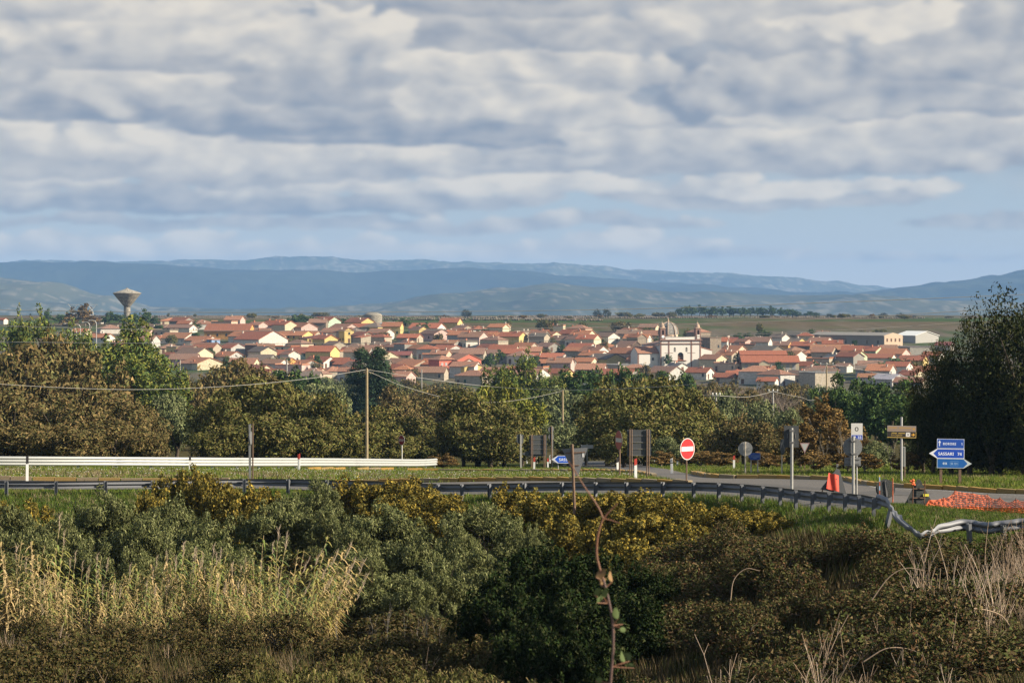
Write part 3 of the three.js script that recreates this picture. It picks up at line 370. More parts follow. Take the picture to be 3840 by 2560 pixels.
// the church
{
  const d = 1100, g = thing('church', 'white church with grey ribbed dome and two small bell towers', 'church'), p = at(2553, 1376, d); p.y = groundAt(2553, d).y; g.position.copy(p); g.rotation.y = 0.3; g.scale.setScalar(1.08);
  const dy = at(2553, 1376, d).y - p.y; const white = mat('church_white', [0.72, 0.69, 0.65], { map: T.plaster }), trim = mat('trachyte', [0.30, 0.17, 0.13], { map: T.grain }), dome = mat('dome', [0.30, 0.285, 0.26], { map: T.grain }), cap = mat('cap', [0.36, 0.26, 0.19]), darkm = paneMats[0];
  const put = (name, geo, m, par = g) => { const o = obj(name, geo, m, par); if (par === g) o.position.y += dy; return o; };
  const w = 17.2, h = 10.6;
  // facade with a real arched doorway
  const s = new THREE.Shape(); s.moveTo(-w / 2, -3); s.lineTo(-0.1, -3); s.lineTo(-0.1, -2.9); s.lineTo(-0.1, 0); s.lineTo(-1.25, 0); s.lineTo(-1.25, 4.6); s.absarc(0, 4.6, 1.25, Math.PI, 0, true); s.lineTo(1.25, 0); s.lineTo(0, 0); s.lineTo(0, -3); s.lineTo(w / 2, -3); s.lineTo(w / 2, h); s.lineTo(-w / 2, h); s.closePath();
  for (const x of [-2.5, 2.5]) { const q = new THREE.Path(); q.moveTo(x - 0.45, 6); q.lineTo(x - 0.45, 7.4); q.absarc(x, 7.4, 0.45, Math.PI, 0, true); q.lineTo(x + 0.45, 6); q.closePath(); s.holes.push(q); }
  put('facade', new THREE.ExtrudeGeometry(s, { depth: 1, bevelEnabled: false }).translate(0, 0, -1), white);
  put('nave', prism([[-w / 2 + 0.5, -3], [w / 2 - 0.5, -3], [w / 2 - 0.5, 8.6], [0, 10.2], [-w / 2 + 0.5, 8.6]], 22).translate(0, 0, -12.1), white); put('nave_roof', scaleUV(gableRoof(w - 1, 22, 8.6, 1.6, 0.4, 0.2, 0).translate(0, 0, -12.1), 0.15), roofMat('brown'));
  put('door', box(2.5, 4.6, 0.1, 0, 2.3, -0.9), paneMats[1]); put('fanlight', new THREE.CircleGeometry(1.25, 20, 0, Math.PI).translate(0, 4.6, -0.85), darkm); put('lintel', box(2.5, 0.3, 0.2, 0, 3.6, -0.8), trim);
  for (const x of [-2.5, 2.5]) put('niche', box(1, 2.2, 0.1, x, 6.9, -0.8), white);
  for (const x of [-w / 2 + 0.2, -5, 4.6, w / 2 - 0.2]) put('pilaster', box(0.5, h + 2.4, 0.14, x, h / 2 - 1.4, 0.06), trim);
  for (const x of [-5, 4.6]) put('string_course', box(3.4, 0.14, 0.1, x, 5.6, 0.04), trim);
  put('cornice', box(w + 0.5, 0.3, 1.6, 0, h - 1.3, -0.35), trim); put('cornice', box(w + 0.9, 0.35, 1.9, 0, h + 0.15, -0.3), trim); put('parapet', box(w - 4, 1.1, 0.6, 0, h + 0.9, -0.5), white);
  for (const x of [-w / 2 + 1.1, w / 2 - 1.1]) {
    const t = new THREE.Group(); t.name = 'bell_tower'; t.position.y = dy; g.add(t);
    const sh = new THREE.Shape(); sh.moveTo(-1.05, 0); sh.lineTo(1.05, 0); sh.lineTo(1.05, 4.4); sh.lineTo(-1.05, 4.4); sh.closePath(); const ho = new THREE.Path(); ho.moveTo(-0.45, 2); ho.lineTo(-0.45, 3.3); ho.absarc(0, 3.3, 0.45, Math.PI, 0, true); ho.lineTo(0.45, 2); ho.closePath(); sh.holes.push(ho);
    for (const [rz, nm] of [[0, 'front'], [Math.PI, 'back']]) obj('belfry_wall', new THREE.ExtrudeGeometry(sh, { depth: 0.5, bevelEnabled: false }).translate(0, 0, 0.55).rotateY(rz).translate(x, h + 0.35, -1), trim, t);
    for (const sx of [-0.82, 0.82]) obj('belfry_side', box(0.4, 4.4, 1.1, x + sx, h + 2.55, -1), trim, t);
    obj('belfry_cornice', box(2.5, 0.3, 2.5, x, h + 4.9, -1), cap, t); obj('belfry_cap', new THREE.LatheGeometry([[1.05, 0], [1.0, 0.6], [0.75, 1.3], [0.3, 1.9], [0.06, 2.15], [0.05, 2.8], [0, 2.85]].map(([a, b]) => new THREE.Vector2(a, b)), 12).translate(x, h + 5.05, -1), cap, t);
    obj('bell', new THREE.LatheGeometry([[0.3, 0], [0.2, 0.3], [0.14, 0.5], [0, 0.55]].map(([a, b]) => new THREE.Vector2(a, b)), 10).translate(x, h + 2.9, -1), mat('bronze', [0.2, 0.15, 0.08], { metalness: 0.7, roughness: 0.5 }), t);
    if (x < 0) obj('clock_face', new THREE.CylinderGeometry(0.62, 0.62, 0.1, 20).rotateX(Math.PI / 2).translate(x, h + 1.4, 0.1), mat('clock', [0.75, 0.76, 0.78]), t);
    else obj('panel', box(1.1, 1.7, 0.1, x, h + 1.4, 0.1), white, t);
  }
  const dx = -1.9, dz = -9, drum = put('drum', new THREE.CylinderGeometry(3.9, 3.9, 3.4, 8).rotateY(Math.PI / 8).translate(dx, h + 0.6, dz), wallMat('peach'));
  const prof = []; for (let i = 0; i <= 14; i++) { const t = i / 14 * Math.PI / 2; prof.push(new THREE.Vector2(3.95 * Math.pow(Math.cos(t), 0.85) + 0.02, h + 2.3 + 4.9 * Math.sin(t))); }
  const dm = put('dome', new THREE.LatheGeometry(prof, 8).rotateY(Math.PI / 8), dome); dm.position.x = dx; dm.position.z = dz; dm.material.flatShading = true;
  for (let k = 0; k < 8; k++) { const a = k / 8 * Math.PI * 2 + Math.PI / 8, pts = prof.map((v) => V3(dx + Math.sin(a) * (v.x + 0.06), v.y, dz + Math.cos(a) * (v.x + 0.06))); obj('rib', taper(pts, 0.22, 0.16, 5), cap, dm).position.set(-dx, 0, -dz); if (k % 2 === 0) obj('window', box(0.8, 1, 0.12, dx + Math.sin(a - Math.PI / 8) * 3.66, h + 1.2, dz + Math.cos(a - Math.PI / 8) * 3.66), darkm, drum).rotation.y = 0; }
  put('lantern', new THREE.LatheGeometry([[0.5, 0], [0.35, 0.7], [0.2, 1.3], [0.07, 1.7], [0.05, 2.6], [0, 2.6]].map(([a, b]) => new THREE.Vector2(a, b)), 10).translate(dx, h + 7.1, dz), cap);
  // side chapel to the left
  put('chapel_wall', prism([[-4, -4], [4, -4], [4, 5.6], [0, 8], [-4, 5.6]], 9).rotateY(Math.PI / 2).translate(-w / 2 - 4.4, 0, -6), white); put('chapel_roof', scaleUV(gableRoof(8, 9, 5.6, 2.4, 0.4, 0.2, 0.1).rotateY(Math.PI / 2).translate(-w / 2 - 4.4, 0, -6), 0.15), roofMat('terra')); put('chapel_window', box(0.8, 1.1, 0.12, -w / 2 - 2.4, 3.2, -1.98), darkm); put('quoin', box(0.6, 9, 0.1, -w / 2 - 8.6, 1.1, -1.97), trim);
  put('side_wall', prism([[-3, -3], [3, -3], [3, 6.5], [-3, 8]], 10).translate(w / 2 + 2.6, 0, -7), white); put('side_roof', scaleUV(prism([[-3.2, 8.06], [3.3, 6.46], [3.3, 6.66], [-3.2, 8.26]], 10.4).translate(w / 2 + 2.6, 0, -7), 0.15), roofMat('orange'));
}
// the concrete vault (old cistern) and the water tower
{
  const g = thing('water_tower', 'concrete mushroom-shaped water tower with conical tank on a shaft', 'water tower'), d = 1420, p = groundAt(475, d), con = mat('concrete', [0.33, 0.3, 0.245], { map: T.grain }); g.position.copy(p);
  const b = at(475, 1208, d).y - p.y, L = (a, n = 40) => new THREE.LatheGeometry(a.map(([x, y]) => new THREE.Vector2(x, y + b)), n);
  const Y = (v) => (1208 - v) / F * d;
  obj('shaft', L([[1.85, -8 - b], [1.85, Y(1152)], [0, Y(1152)]]), con, g);
  obj('gallery', L([[1.5, Y(1152)], [1.5, Y(1147)], [0, Y(1147)]], 20), mat('gallery', [0.05, 0.05, 0.05]), g);
  for (let k = 0; k < 12; k++) { const a = k / 12 * Math.PI * 2; obj('gallery_post', box(0.22, 0.8, 0.3, 0, b + Y(1149.5), 1.66).rotateY(a), con, g); }
  obj('tank', L([[1.95, Y(1147)], [2.15, Y(1146)], [7.7, Y(1101)], [7.85, Y(1099.5)], [7.8, Y(1098)]]), con, g);
  obj('tank_roof', L([[7.8, Y(1098)], [1.6, Y(1084.5)], [1, Y(1083.5)], [0.9, Y(1081.5)], [0, Y(1081)]]), mat('concrete_pale', [0.42, 0.38, 0.31], { map: T.grain }), g);
  obj('vent', L([[0.4, Y(1081)], [0.4, Y(1079)], [0, Y(1078)]], 10), con, g);
  const c = thing('concrete_silo', 'round concrete cistern with shallow vaulted top among the roofs', 'silo'), q = groundAt(1398, 1385); c.position.copy(q);
  obj('wall', new THREE.CylinderGeometry(5, 5, 8, 24).translate(0, 2, 0), con, c); obj('vault', new THREE.SphereGeometry(5.1, 24, 8, 0, Math.PI * 2, 0, Math.PI / 2).scale(1, 0.35, 1).translate(0, 6, 0), con, c);
}
// ---------------------------------------------------------------- foliage
// leaves on the outside of clumps: every leaf its own small face, set at its own angle
function leaves(clumps, o) {
  const { n, size, slim = 0.55, cols, seed = 1, up = 0.25, quad = false, wild = 1.25, shell = 0.5, hang = 0 } = o, r = rng(seed);
  const k = quad ? 4 : 3, P = new Float32Array(n * k * 3), N = new Float32Array(n * k * 3), C = new Float32Array(n * k * 3), I = [];
  let tot = 0; const acc = clumps.map((c) => tot += c[3] * c[3]);
  const nrm = V3(), t = V3(), b = V3(), p = V3();
  for (let i = 0; i < n; i++) {
    const w = r() * tot; let q = 0; while (acc[q] < w) q++;
    const [cx, cy, cz, cr, sy = 1, tone = 1] = clumps[q];
    let z = r() * 2 - 1; const a = r() * Math.PI * 2; let s = Math.sqrt(1 - z * z); const dx = s * Math.cos(a), dz = s * Math.sin(a), dy = z, rad = cr * (shell + (1 - shell) * Math.sqrt(r())) * (1 + 0.18 * n3(cx + dx * 1.7, cy + dy * 1.7, cz + dz * 1.7));
    p.set(cx + dx * rad, cy + dy * rad * sy - hang * cr * (dx * dx + dz * dz), cz + dz * rad);
    nrm.set(dx + (r() - 0.5) * 2 * wild, dy + up + (r() - 0.5) * 2 * wild, dz + (r() - 0.5) * 2 * wild).normalize();
    t.set(r() - 0.5, r() - 0.5 + (o.lift ?? 0), r() - 0.5).cross(nrm).normalize(); b.crossVectors(t, nrm);
    const L = size * (0.6 + 0.8 * r()), Wd = L * slim, c = pick(cols, r), j = (0.5 + 1.0 * r() * r() + 0.25 * r()) * tone, e = i * k * 3;
    const put = (m, x, y) => { P[e + m * 3] = p.x + b.x * x + t.x * y; P[e + m * 3 + 1] = p.y + b.y * x + t.y * y; P[e + m * 3 + 2] = p.z + b.z * x + t.z * y; };
    if (quad) { put(0, -L / 2, 0); put(1, 0, -Wd / 2); put(2, L / 2, 0); put(3, 0, Wd / 2); I.push(i * 4, i * 4 + 1, i * 4 + 2, i * 4, i * 4 + 2, i * 4 + 3); } else { put(0, -L / 2, -Wd / 2); put(1, L * 0.6, 0); put(2, -L / 2, Wd / 2); }
    for (let m = 0; m < k; m++) { N[e + m * 3] = nrm.x; N[e + m * 3 + 1] = nrm.y; N[e + m * 3 + 2] = nrm.z; C[e + m * 3] = c[0] * j; C[e + m * 3 + 1] = c[1] * j; C[e + m * 3 + 2] = c[2] * j; }
  }
  const g = new THREE.BufferGeometry(); g.setAttribute('position', new THREE.BufferAttribute(P, 3)); g.setAttribute('normal', new THREE.BufferAttribute(N, 3)); g.setAttribute('color', new THREE.BufferAttribute(C, 3)); if (quad) g.setIndex(I); return g;
}
const leafMat = new THREE.MeshLambertMaterial({ vertexColors: true, side: THREE.DoubleSide });
const glossMat = new THREE.MeshStandardMaterial({ vertexColors: true, roughness: 0.42, side: THREE.DoubleSide });
const bark = mat('bark', [0.11, 0.085, 0.06], { map: T.grain, roughness: 1 }), barkPale = mat('bark_pale', [0.27, 0.23, 0.18], { map: T.grain, roughness: 1 });
// clumps filling an uneven crown: rx, ry half sizes, cy height of its middle
function crownClumps(r, n, rx, ry, cy, cr = [0.24, 0.42], under = 0.45) {
  const out = [];
  for (let i = 0; i < n; i++) {
    let x, y, z, q; do { x = r() * 2 - 1; y = r() * 2 - 1; z = r() * 2 - 1; q = x * x + y * y + z * z; } while (q > 1 || q < 0.12 || y < -under - 0.35 * r());
    const e = 1 + 0.12 * n3(x * 2 + n, y * 2, z * 2), k = lerp(cr[0], cr[1], r()) * rx;
    out.push([x * rx * 0.84 * e, cy + y * ry * 0.84 * e, z * rx * 0.84 * e, k, 0.85, 0.9 + 0.2 * r()]);
  }
  for (let i = 0; i < n * 0.5; i++) { const a = r() * 6.283, t = -0.3 + 1.3 * r(), s = Math.sqrt(Math.max(0, 1 - t * t)), k = 0.86 + 0.17 * r(); out.push([Math.cos(a) * s * rx * k, cy + t * ry * k, Math.sin(a) * s * rx * k, lerp(0.07, 0.16, r()) * rx, 1.5, 1.05]); }
  return out;
}
function limbs(r, clumps, trunkH, r0, n = 7) {
  const g = [], lean = V3((r() - 0.5) * 0.4, trunkH, (r() - 0.5) * 0.4); g.push(taper([V3(0, -0.8, 0), V3(lean.x * 0.3, trunkH * 0.5, lean.z * 0.3), lean], r0, r0 * 0.7, 7));
  for (let i = 0; i < n; i++) { const c = clumps[Math.floor(i / n * clumps.length)], e = V3(c[0], c[1], c[2]), m = lean.clone().lerp(e, 0.5).add(V3((r() - 0.5) * 0.6, 0.2, (r() - 0.5) * 0.6)); g.push(taper([lean.clone().add(V3(0, -0.1, 0)), m, e], r0 * 0.5, r0 * 0.1, 5)); }
  return mergeGeometries(g.map(plain), false);
}
// ---- kinds of tree; each is built once or a few times and then copied
const protos = {};
function proto(key, build) { return protos[key] ??= build(); }
const OAK = [[0.171, 0.127, 0.056], [0.133, 0.112, 0.046], [0.108, 0.104, 0.042], [0.216, 0.153, 0.070], [0.089, 0.089, 0.036], [0.145, 0.117, 0.049]];
const OAKG = [[0.115, 0.115, 0.039], [0.144, 0.133, 0.046], [0.090, 0.099, 0.033], [0.181, 0.144, 0.057], [0.128, 0.128, 0.039]];
const EUC = [[0.115, 0.155, 0.036], [0.162, 0.176, 0.038], [0.081, 0.121, 0.036], [0.189, 0.189, 0.048], [0.095, 0.135, 0.048]];
const PINE = [[0.063, 0.105, 0.033], [0.084, 0.119, 0.033], [0.049, 0.084, 0.033]], CEDAR = [[0.049, 0.081, 0.044], [0.065, 0.098, 0.052], [0.039, 0.065, 0.039]];
const MIMOSA = [[0.237, 0.225, 0.042], [0.175, 0.188, 0.036], [0.125, 0.150, 0.036]], HOLM = [[0.031, 0.040, 0.016], [0.024, 0.033, 0.014], [0.044, 0.050, 0.018], [0.055, 0.055, 0.020]];
const RUST = [[0.204, 0.128, 0.050], [0.166, 0.109, 0.044], [0.128, 0.095, 0.041], [0.255, 0.166, 0.063]], SAGE = [[0.156, 0.180, 0.083], [0.120, 0.144, 0.066], [0.192, 0.204, 0.099]];
const KIND = {
  oak: { cols: OAK, n: 9500, size: 0.3, cl: 30, trunk: 1.6, rx: 3.4, ry: 2.9, cy: 3.3, label: 'brown-leaved oak', name: 'oak_tree' },
  greenoak: { cols: OAKG, n: 9500, size: 0.3, cl: 30, trunk: 1.5, rx: 3.5, ry: 2.7, cy: 3.1, label: 'olive-green oak', name: 'oak_tree' },
  eucalyptus: { cols: EUC, n: 9500, size: 0.28, cl: 36, trunk: 3, rx: 2.7, ry: 4.6, cy: 5.6, hang: 0.25, label: 'tall light green eucalyptus', name: 'eucalyptus_tree', pale: true },
  pine: { cols: PINE, n: 6500, size: 0.26, cl: 22, trunk: 1.8, rx: 2.4, ry: 2.9, cy: 3.5, label: 'dark green pine', name: 'pine_tree' },
  mimosa: { cols: MIMOSA, n: 7500, size: 0.28, cl: 24, trunk: 1.4, rx: 2.8, ry: 2.6, cy: 3, label: 'yellow-green mimosa', name: 'mimosa_tree' },
  holm: { cols: HOLM, n: 20000, size: 0.16, cl: 90, trunk: 1.1, rx: 3.6, ry: 4, cy: 4.3, label: 'dark holm oak', name: 'holm_oak_tree', cr: [0.2, 0.34] },
  sage: { cols: SAGE, n: 7500, size: 0.24, cl: 26, trunk: 1.1, rx: 2.6, ry: 2.1, cy: 2.4, label: 'grey-green olive', name: 'olive_tree' },
  rust: { cols: RUST, n: 5200, size: 0.26, cl: 30, trunk: 1.6, rx: 2.2, ry: 2.9, cy: 3.4, label: 'rust-coloured thinning tree', name: 'autumn_tree', pale: true, cr: [0.16, 0.3] },
};
function makeTree(kind, variant, lod) {
  return proto(kind + variant + 'lod' + lod, () => {
    const K = KIND[kind], r = rng(kind.length * 97 + variant * 31 + K.n), cl = crownClumps(r, K.cl, K.rx, K.ry, K.cy, K.cr, kind === 'holm' ? 0.95 : 0.5);
    if (lod) return { crown: leaves(cl, { n: Math.round(K.n / (lod > 1 ? 7 : 1.5)), size: K.size * (lod > 1 ? 2.3 : 1.15), cols: K.cols, seed: variant * 7 + K.n, hang: K.hang ?? 0 }), trunk: limbs(r, cl, K.trunk, 0.2 * K.rx / 3 + 0.06, 3), K };
    return { crown: leaves(cl, { n: K.n, size: K.size, cols: K.cols, seed: variant * 7 + K.n, hang: K.hang ?? 0 }), trunk: limbs(r, cl, K.trunk, 0.2 * K.rx / 3 + 0.06, 9), K };
  });
}
// a tree whose crown spans half width w2 (m) and whose top stands at height h above its foot
function tree(kind, p, halfW, h, label, group, variant) {
  const r = rng(Math.round(p.x * 31 + p.z * 17)), v = variant ?? Math.floor(r() * 3), { crown, trunk, K } = makeTree(kind, v, p.z < -800 ? 2 : p.z < -255 ? 1 : 0);
  const g = thing(K.name, label, 'tree', group), sx = halfW / K.rx, sy = h / (K.cy + K.ry) * 1.06;
  obj('trunk', trunk, K.pale ? barkPale : bark, g); obj('crown', crown, K.mat ?? leafMat, g);
  g.position.copy(p); g.rotation.y = r() * 6.283; g.scale.set(sx, sy, sx);
  return g;
}
// by bearing u, top v, width in photograph pixels, distance
function treeAt(kind, u, vTop, wpx, d, label, group, variant) { const p = groundAt(u, d), h = at(u, vTop, d).y - p.y; p.y -= 0.1; return tree(kind, p, wpx / 2 / F * d, Math.max(1.2, h), label, group, variant); }

// conical cedar with drooping tiers
function cedarAt(u, vTop, wpx, d, label) {
  const p = groundAt(u, d), h = at(u, vTop, d).y - p.y, R0 = wpx / 2 / F * d, g = thing('cedar_tree', label, 'tree', 'twin cedars behind the wooden pole'), r = rng(u), cl = [], tg = [taper([V3(0, -0.5, 0), V3(0, h * 0.95, 0)], 0.28, 0.05, 7)];
  for (let k = 0; k < 70; k++) { const t = Math.pow(r(), 0.8), y = h * (0.1 + 0.87 * t), rad = R0 * (1 - t * 0.93) * (0.55 + 0.5 * r()), a = r() * 6.283, x = Math.cos(a) * rad, z = Math.sin(a) * rad; cl.push([x, y, z, (0.42 + 0.36 * (1 - t)) * R0 * 0.72, 0.6, 0.85 + 0.3 * r()]); if (k % 3 === 0) tg.push(taper([V3(0, y + 0.15, 0), V3(x, y, z)], 0.06, 0.02, 4)); }
  cl.push([0, h * 0.97, 0, 0.3, 2.2]);
  obj('trunk', tg, bark, g); obj('crown', leaves(cl, { n: 20000, size: 0.36, slim: 0.4, cols: CEDAR, seed: u, hang: 0.35 }), leafMat, g); g.position.copy(p); return g;
}
// leafless or nearly leafless tree: forking branches
function branchGeo(r, h, spread, levels, r0) {
  const out = [];
  (function grow(p, dir, len, rad, lv) {
    const e = p.clone().addScaledVector(dir, len), m = p.clone().lerp(e, 0.5).add(V3((r() - 0.5) * len * 0.15, 0, (r() - 0.5) * len * 0.15)); out.push(taper([p, m, e], rad, rad * 0.62, lv > 1 ? 5 : 3));
    if (lv > 0) { const n = 2 + (r() < 0.6 ? 1 : 0); for (let i = 0; i < n; i++) grow(i === 0 ? e : p.clone().lerp(e, 0.45 + 0.5 * r()), dir.clone().add(V3((r() - 0.5) * spread, (r() - 0.25) * spread * 0.5, (r() - 0.5) * spread)).normalize(), len * (0.6 + 0.2 * r()), rad * 0.6, lv - 1); }
  })(V3(0, -0.3, 0), V3((r() - 0.5) * 0.2, 1, (r() - 0.5) * 0.2).normalize(), h * 0.36, r0, levels);
  return mergeGeometries(out.map(plain), false);
}
const bareGeo = [1, 2, 3].map((k) => branchGeo(rng(k * 71), 4, 1.3, 5, 0.09));
const saplingGeo = [4, 5, 6].map((k) => branchGeo(rng(k * 37), 4, 0.9, 3, 0.035));
const twigMat = mat('twig', [0.24, 0.19, 0.15], { roughness: 1 }), twigRed = mat('twig_red', [0.24, 0.13, 0.09], { roughness: 1 });
function bareAt(u, vTop, d, label, m = twigMat, name = 'bare_tree', wide = 1) { const p = groundAt(u, d), h = at(u, vTop, d).y - p.y, g = thing(name, label, 'tree', 'bare trees and shrubs'); const q = obj('branch', (name === 'dead_sapling' ? saplingGeo : bareGeo)[Math.round(u) % 3], m, g); g.position.copy(p); g.rotation.y = u; const s = h / 4.2; g.scale.set(s * wide, s, s * wide); return g; }

// ---- the wood behind the road
const WOOD = 'trees of the wood between road and town';
const W = (kind, list, label, group = WOOD) => list.forEach(([u, v, w, d, vr]) => treeAt(kind, u, v, w, d, label, group, vr));
W('eucalyptus', [[60, 1168, 150, 430], [130, 1175, 170, 400], [-60, 1200, 200, 420], [255, 1225, 170, 410], [330, 1250, 150, 390]], 'light green eucalyptus crown rising over the oak wood below the water tower');
W('eucalyptus', [[482, 1202, 230, 330], [420, 1290, 240, 320], [560, 1320, 240, 315], [640, 1370, 170, 300]], 'tall green eucalyptus with drooping foliage hiding the town edge');
W('oak', [[200, 1285, 340, 290], [50, 1310, 330, 285], [350, 1340, 300, 270], [130, 1400, 360, 240], [-80, 1390, 330, 240], [330, 1440, 330, 225], [20, 1480, 330, 200], [230, 1500, 330, 195], [440, 1490, 300, 215], [520, 1530, 220, 190]], 'big brown-leaved oak of the dense wood behind the white crash barrier');
W('oak', [[60, 1590, 300, 165], [250, 1590, 280, 163], [420, 1575, 260, 168], [540, 1600, 180, 172], [-120, 1590, 300, 165]], 'low brown oak scrub leaning over the white crash barrier', 'oak scrub along the white barrier');
W('oak', [[860, 1362, 240, 330], [770, 1400, 200, 310], [960, 1400, 220, 300], [700, 1420, 160, 360]], 'slender brown-leaved oak standing behind the broad olive-green oaks');
W('greenoak', [[930, 1420, 330, 215], [1060, 1450, 330, 205], [830, 1500, 260, 195], [1190, 1490, 280, 200], [980, 1560, 300, 180], [1150, 1570, 260, 182], [820, 1600, 220, 178], [1300, 1560, 260, 190], [1440, 1540, 240, 210], [1450, 1620, 220, 200], [1330, 1640, 180, 196], [1560, 1570, 240, 240], [1600, 1640, 200, 205]], 'broad olive-green oak with golden leaf edges in the thick middle wood');
W('pine', [[1080, 1385, 170, 430], [1150, 1400, 120, 425]], 'round dark green pine in front of the lowest houses');
W('sage', [[700, 1440, 160, 380], [1180, 1440, 200, 400], [1240, 1450, 160, 380], [660, 1540, 200, 230], [620, 1480, 160, 250]], 'grey-green olive tree among the oaks near the telegraph pole');
cedarAt(1357, 1298, 175, 450, 'left of the twin dark blue-green cedars with pointed top'); cedarAt(1421, 1294, 175, 445, 'right of the twin dark blue-green cedars with pointed top');
W('oak', [[1560, 1490, 220, 330], [1660, 1470, 240, 340], [1500, 1500, 200, 300], [1720, 1510, 200, 300], [1480, 1455, 150, 380]], 'thin brown oak in the scrub between cedar and mimosa');
W('greenoak', [[1790, 1482, 300, 208, 0], [1890, 1530, 230, 206, 1], [1740, 1560, 200, 205, 2], [1840, 1600, 260, 203, 0], [1960, 1600, 180, 210, 1]], 'round dense olive-green oak at the end of the white barrier');
W('mimosa', [[1890, 1440, 190, 300], [1970, 1500, 180, 290], [1830, 1470, 140, 310]], 'bright yellow-green mimosa tree in the middle of the wood');
W('eucalyptus', [[1970, 1322, 130, 420, 0], [1860, 1345, 140, 430, 1], [1920, 1400, 130, 400, 2], [2060, 1385, 130, 420, 1]], 'slim green eucalyptus reaching up in front of the red roofs');
W('pine', [[2150, 1385, 180, 430], [2260, 1380, 140, 440], [2310, 1372, 130, 445], [2400, 1395, 130, 450], [2490, 1405, 130, 450], [2560, 1402, 120, 455], [2220, 1420, 160, 420], [2420, 1440, 150, 430]], 'dark green tree in the row below the church');
W('sage', [[2080, 1470, 190, 330], [2160, 1500, 200, 320], [2240, 1540, 150, 300], [2300, 1450, 160, 380], [2120, 1590, 200, 250], [2200, 1640, 180, 210]], 'grey-green olive tree behind the backs of the road signs');
W('greenoak', [[2330, 1440, 330, 215, 2], [2480, 1430, 330, 220, 0], [2600, 1465, 240, 225, 1], [2280, 1530, 260, 205, 1], [2420, 1540, 300, 200, 0], [2560, 1560, 260, 200, 2], [2340, 1620, 220, 190, 1]], 'wide spreading olive-green oak behind the no-entry sign');
W('sage', [[2660, 1530, 160, 260], [2720, 1480, 150, 300], [2860, 1510, 170, 280], [2650, 1600, 150, 220], [2960, 1540, 140, 250], [2500, 1640, 130, 190]], 'pale sage-green bush tree beside the grey concrete poles');
W('oak', [[2790, 1560, 230, 190], [2880, 1590, 200, 185], [2720, 1610, 170, 195], [2960, 1600, 170, 190]], 'russet-brown oak behind the blue arrow sign');
W('rust', [[3080, 1492, 210, 165], [3000, 1570, 150, 160], [3140, 1580, 150, 158], [3230, 1600, 160, 162]], 'rust-orange thinning tree behind the white zero sign');
W('pine', [[3140, 1418, 150, 280], [3210, 1440, 150, 275], [3290, 1428, 190, 265], [3390, 1440, 170, 260], [3350, 1500, 200, 240], [3060, 1470, 120, 290], [3440, 1520, 160, 230]], 'clipped-looking green cypress-pine group near the insulator pole');
W('holm', [[3850, 1078, 480, 128, 0], [3640, 1225, 300, 131, 1], [3500, 1295, 190, 134, 2], [3720, 1330, 330, 129, 1], [3465, 1470, 170, 136, 0], [3570, 1450, 270, 132, 2], [3720, 1500, 300, 133, 0], [3880, 1400, 360, 127, 1], [3500, 1620, 200, 139, 1], [3620, 1640, 230, 138, 2], [3750, 1640, 250, 136, 0], [3860, 1620, 260, 134, 1], [4080, 1120, 480, 130, 2]], 'ragged dark holm oak standing behind the direction signs', 'dark holm oaks by the direction signs');
W('sage', [[3440, 1650, 130, 150], [3280, 1660, 140, 150]], 'low light green shrub under the dark holm oaks', 'shrubs along the far verge');
W('rust', [[2620, 1690, 150, 175], [2700, 1700, 140, 165], [2880, 1700, 150, 155], [3060, 1700, 150, 145], [3180, 1700, 140, 140], [3400, 1720, 120, 135], [3250, 1715, 120, 138], [2480, 1690, 120, 185], [2130, 1680, 130, 210], [1660, 1700, 120, 185]], 'dry brown bramble bush along the far verge', 'dry bushes along the far verge');
for (const [u, v, d, w] of [[3165, 1545, 150, 0.8], [3345, 1590, 148, 0.8], [3270, 1610, 152, 0.8], [3090, 1600, 154, 0.7]]) bareAt(u, v, d, 'pale leafless young tree behind the far verge', barkPale, 'bare_tree', w);
for (let k = 0; k < 16; k++) { const u = rr(1480, 1720); bareAt(u, rr(1440, 1500), rr(380, 440), 'leafless reddish shrub below the coral red house', twigRed, 'bare_shrub', 1.3); }
for (let k = 0; k < 26; k++) { const u = rr(2640, 3000); bareAt(u, rr(1415, 1470), rr(420, 520), 'leafless grey-brown shrub on the slope under the town', twigMat, 'bare_shrub', 1.4); }
W('oak', [[2680, 1440, 120, 470], [2760, 1432, 140, 480], [2860, 1440, 140, 470], [2940, 1452, 130, 460], [2620, 1445, 120, 480], [2800, 1470, 150, 420]], 'thin brown scrub oak on the slope under the town');

W('oak', [[640, 1440, 110, 760], [760, 1425, 120, 780], [900, 1405, 110, 760], [1000, 1425, 120, 740], [1540, 1425, 120, 720], [1640, 1432, 110, 720], [2600, 1430, 110, 700], [2900, 1448, 120, 650], [3000, 1440, 110, 660]], 'brown half-bare tree in the scrub just below the first houses');
W('sage', [[820, 1432, 130, 760], [1130, 1420, 120, 740], [1220, 1415, 130, 760], [1290, 1430, 120, 700], [1480, 1430, 110, 720], [700, 1450, 140, 640], [2060, 1425, 120, 720], [3080, 1450, 110, 640], [3250, 1455, 120, 600]], 'grey-green bush tree just below the first houses');
W('greenoak', [[960, 1440, 140, 640], [1560, 1450, 130, 620], [1700, 1440, 140, 640], [1180, 1450, 140, 620], [850, 1460, 150, 560], [2480, 1440, 130, 640], [2740, 1462, 130, 560], [3400, 1450, 130, 600]], 'olive-green tree on the slope just below the first houses');
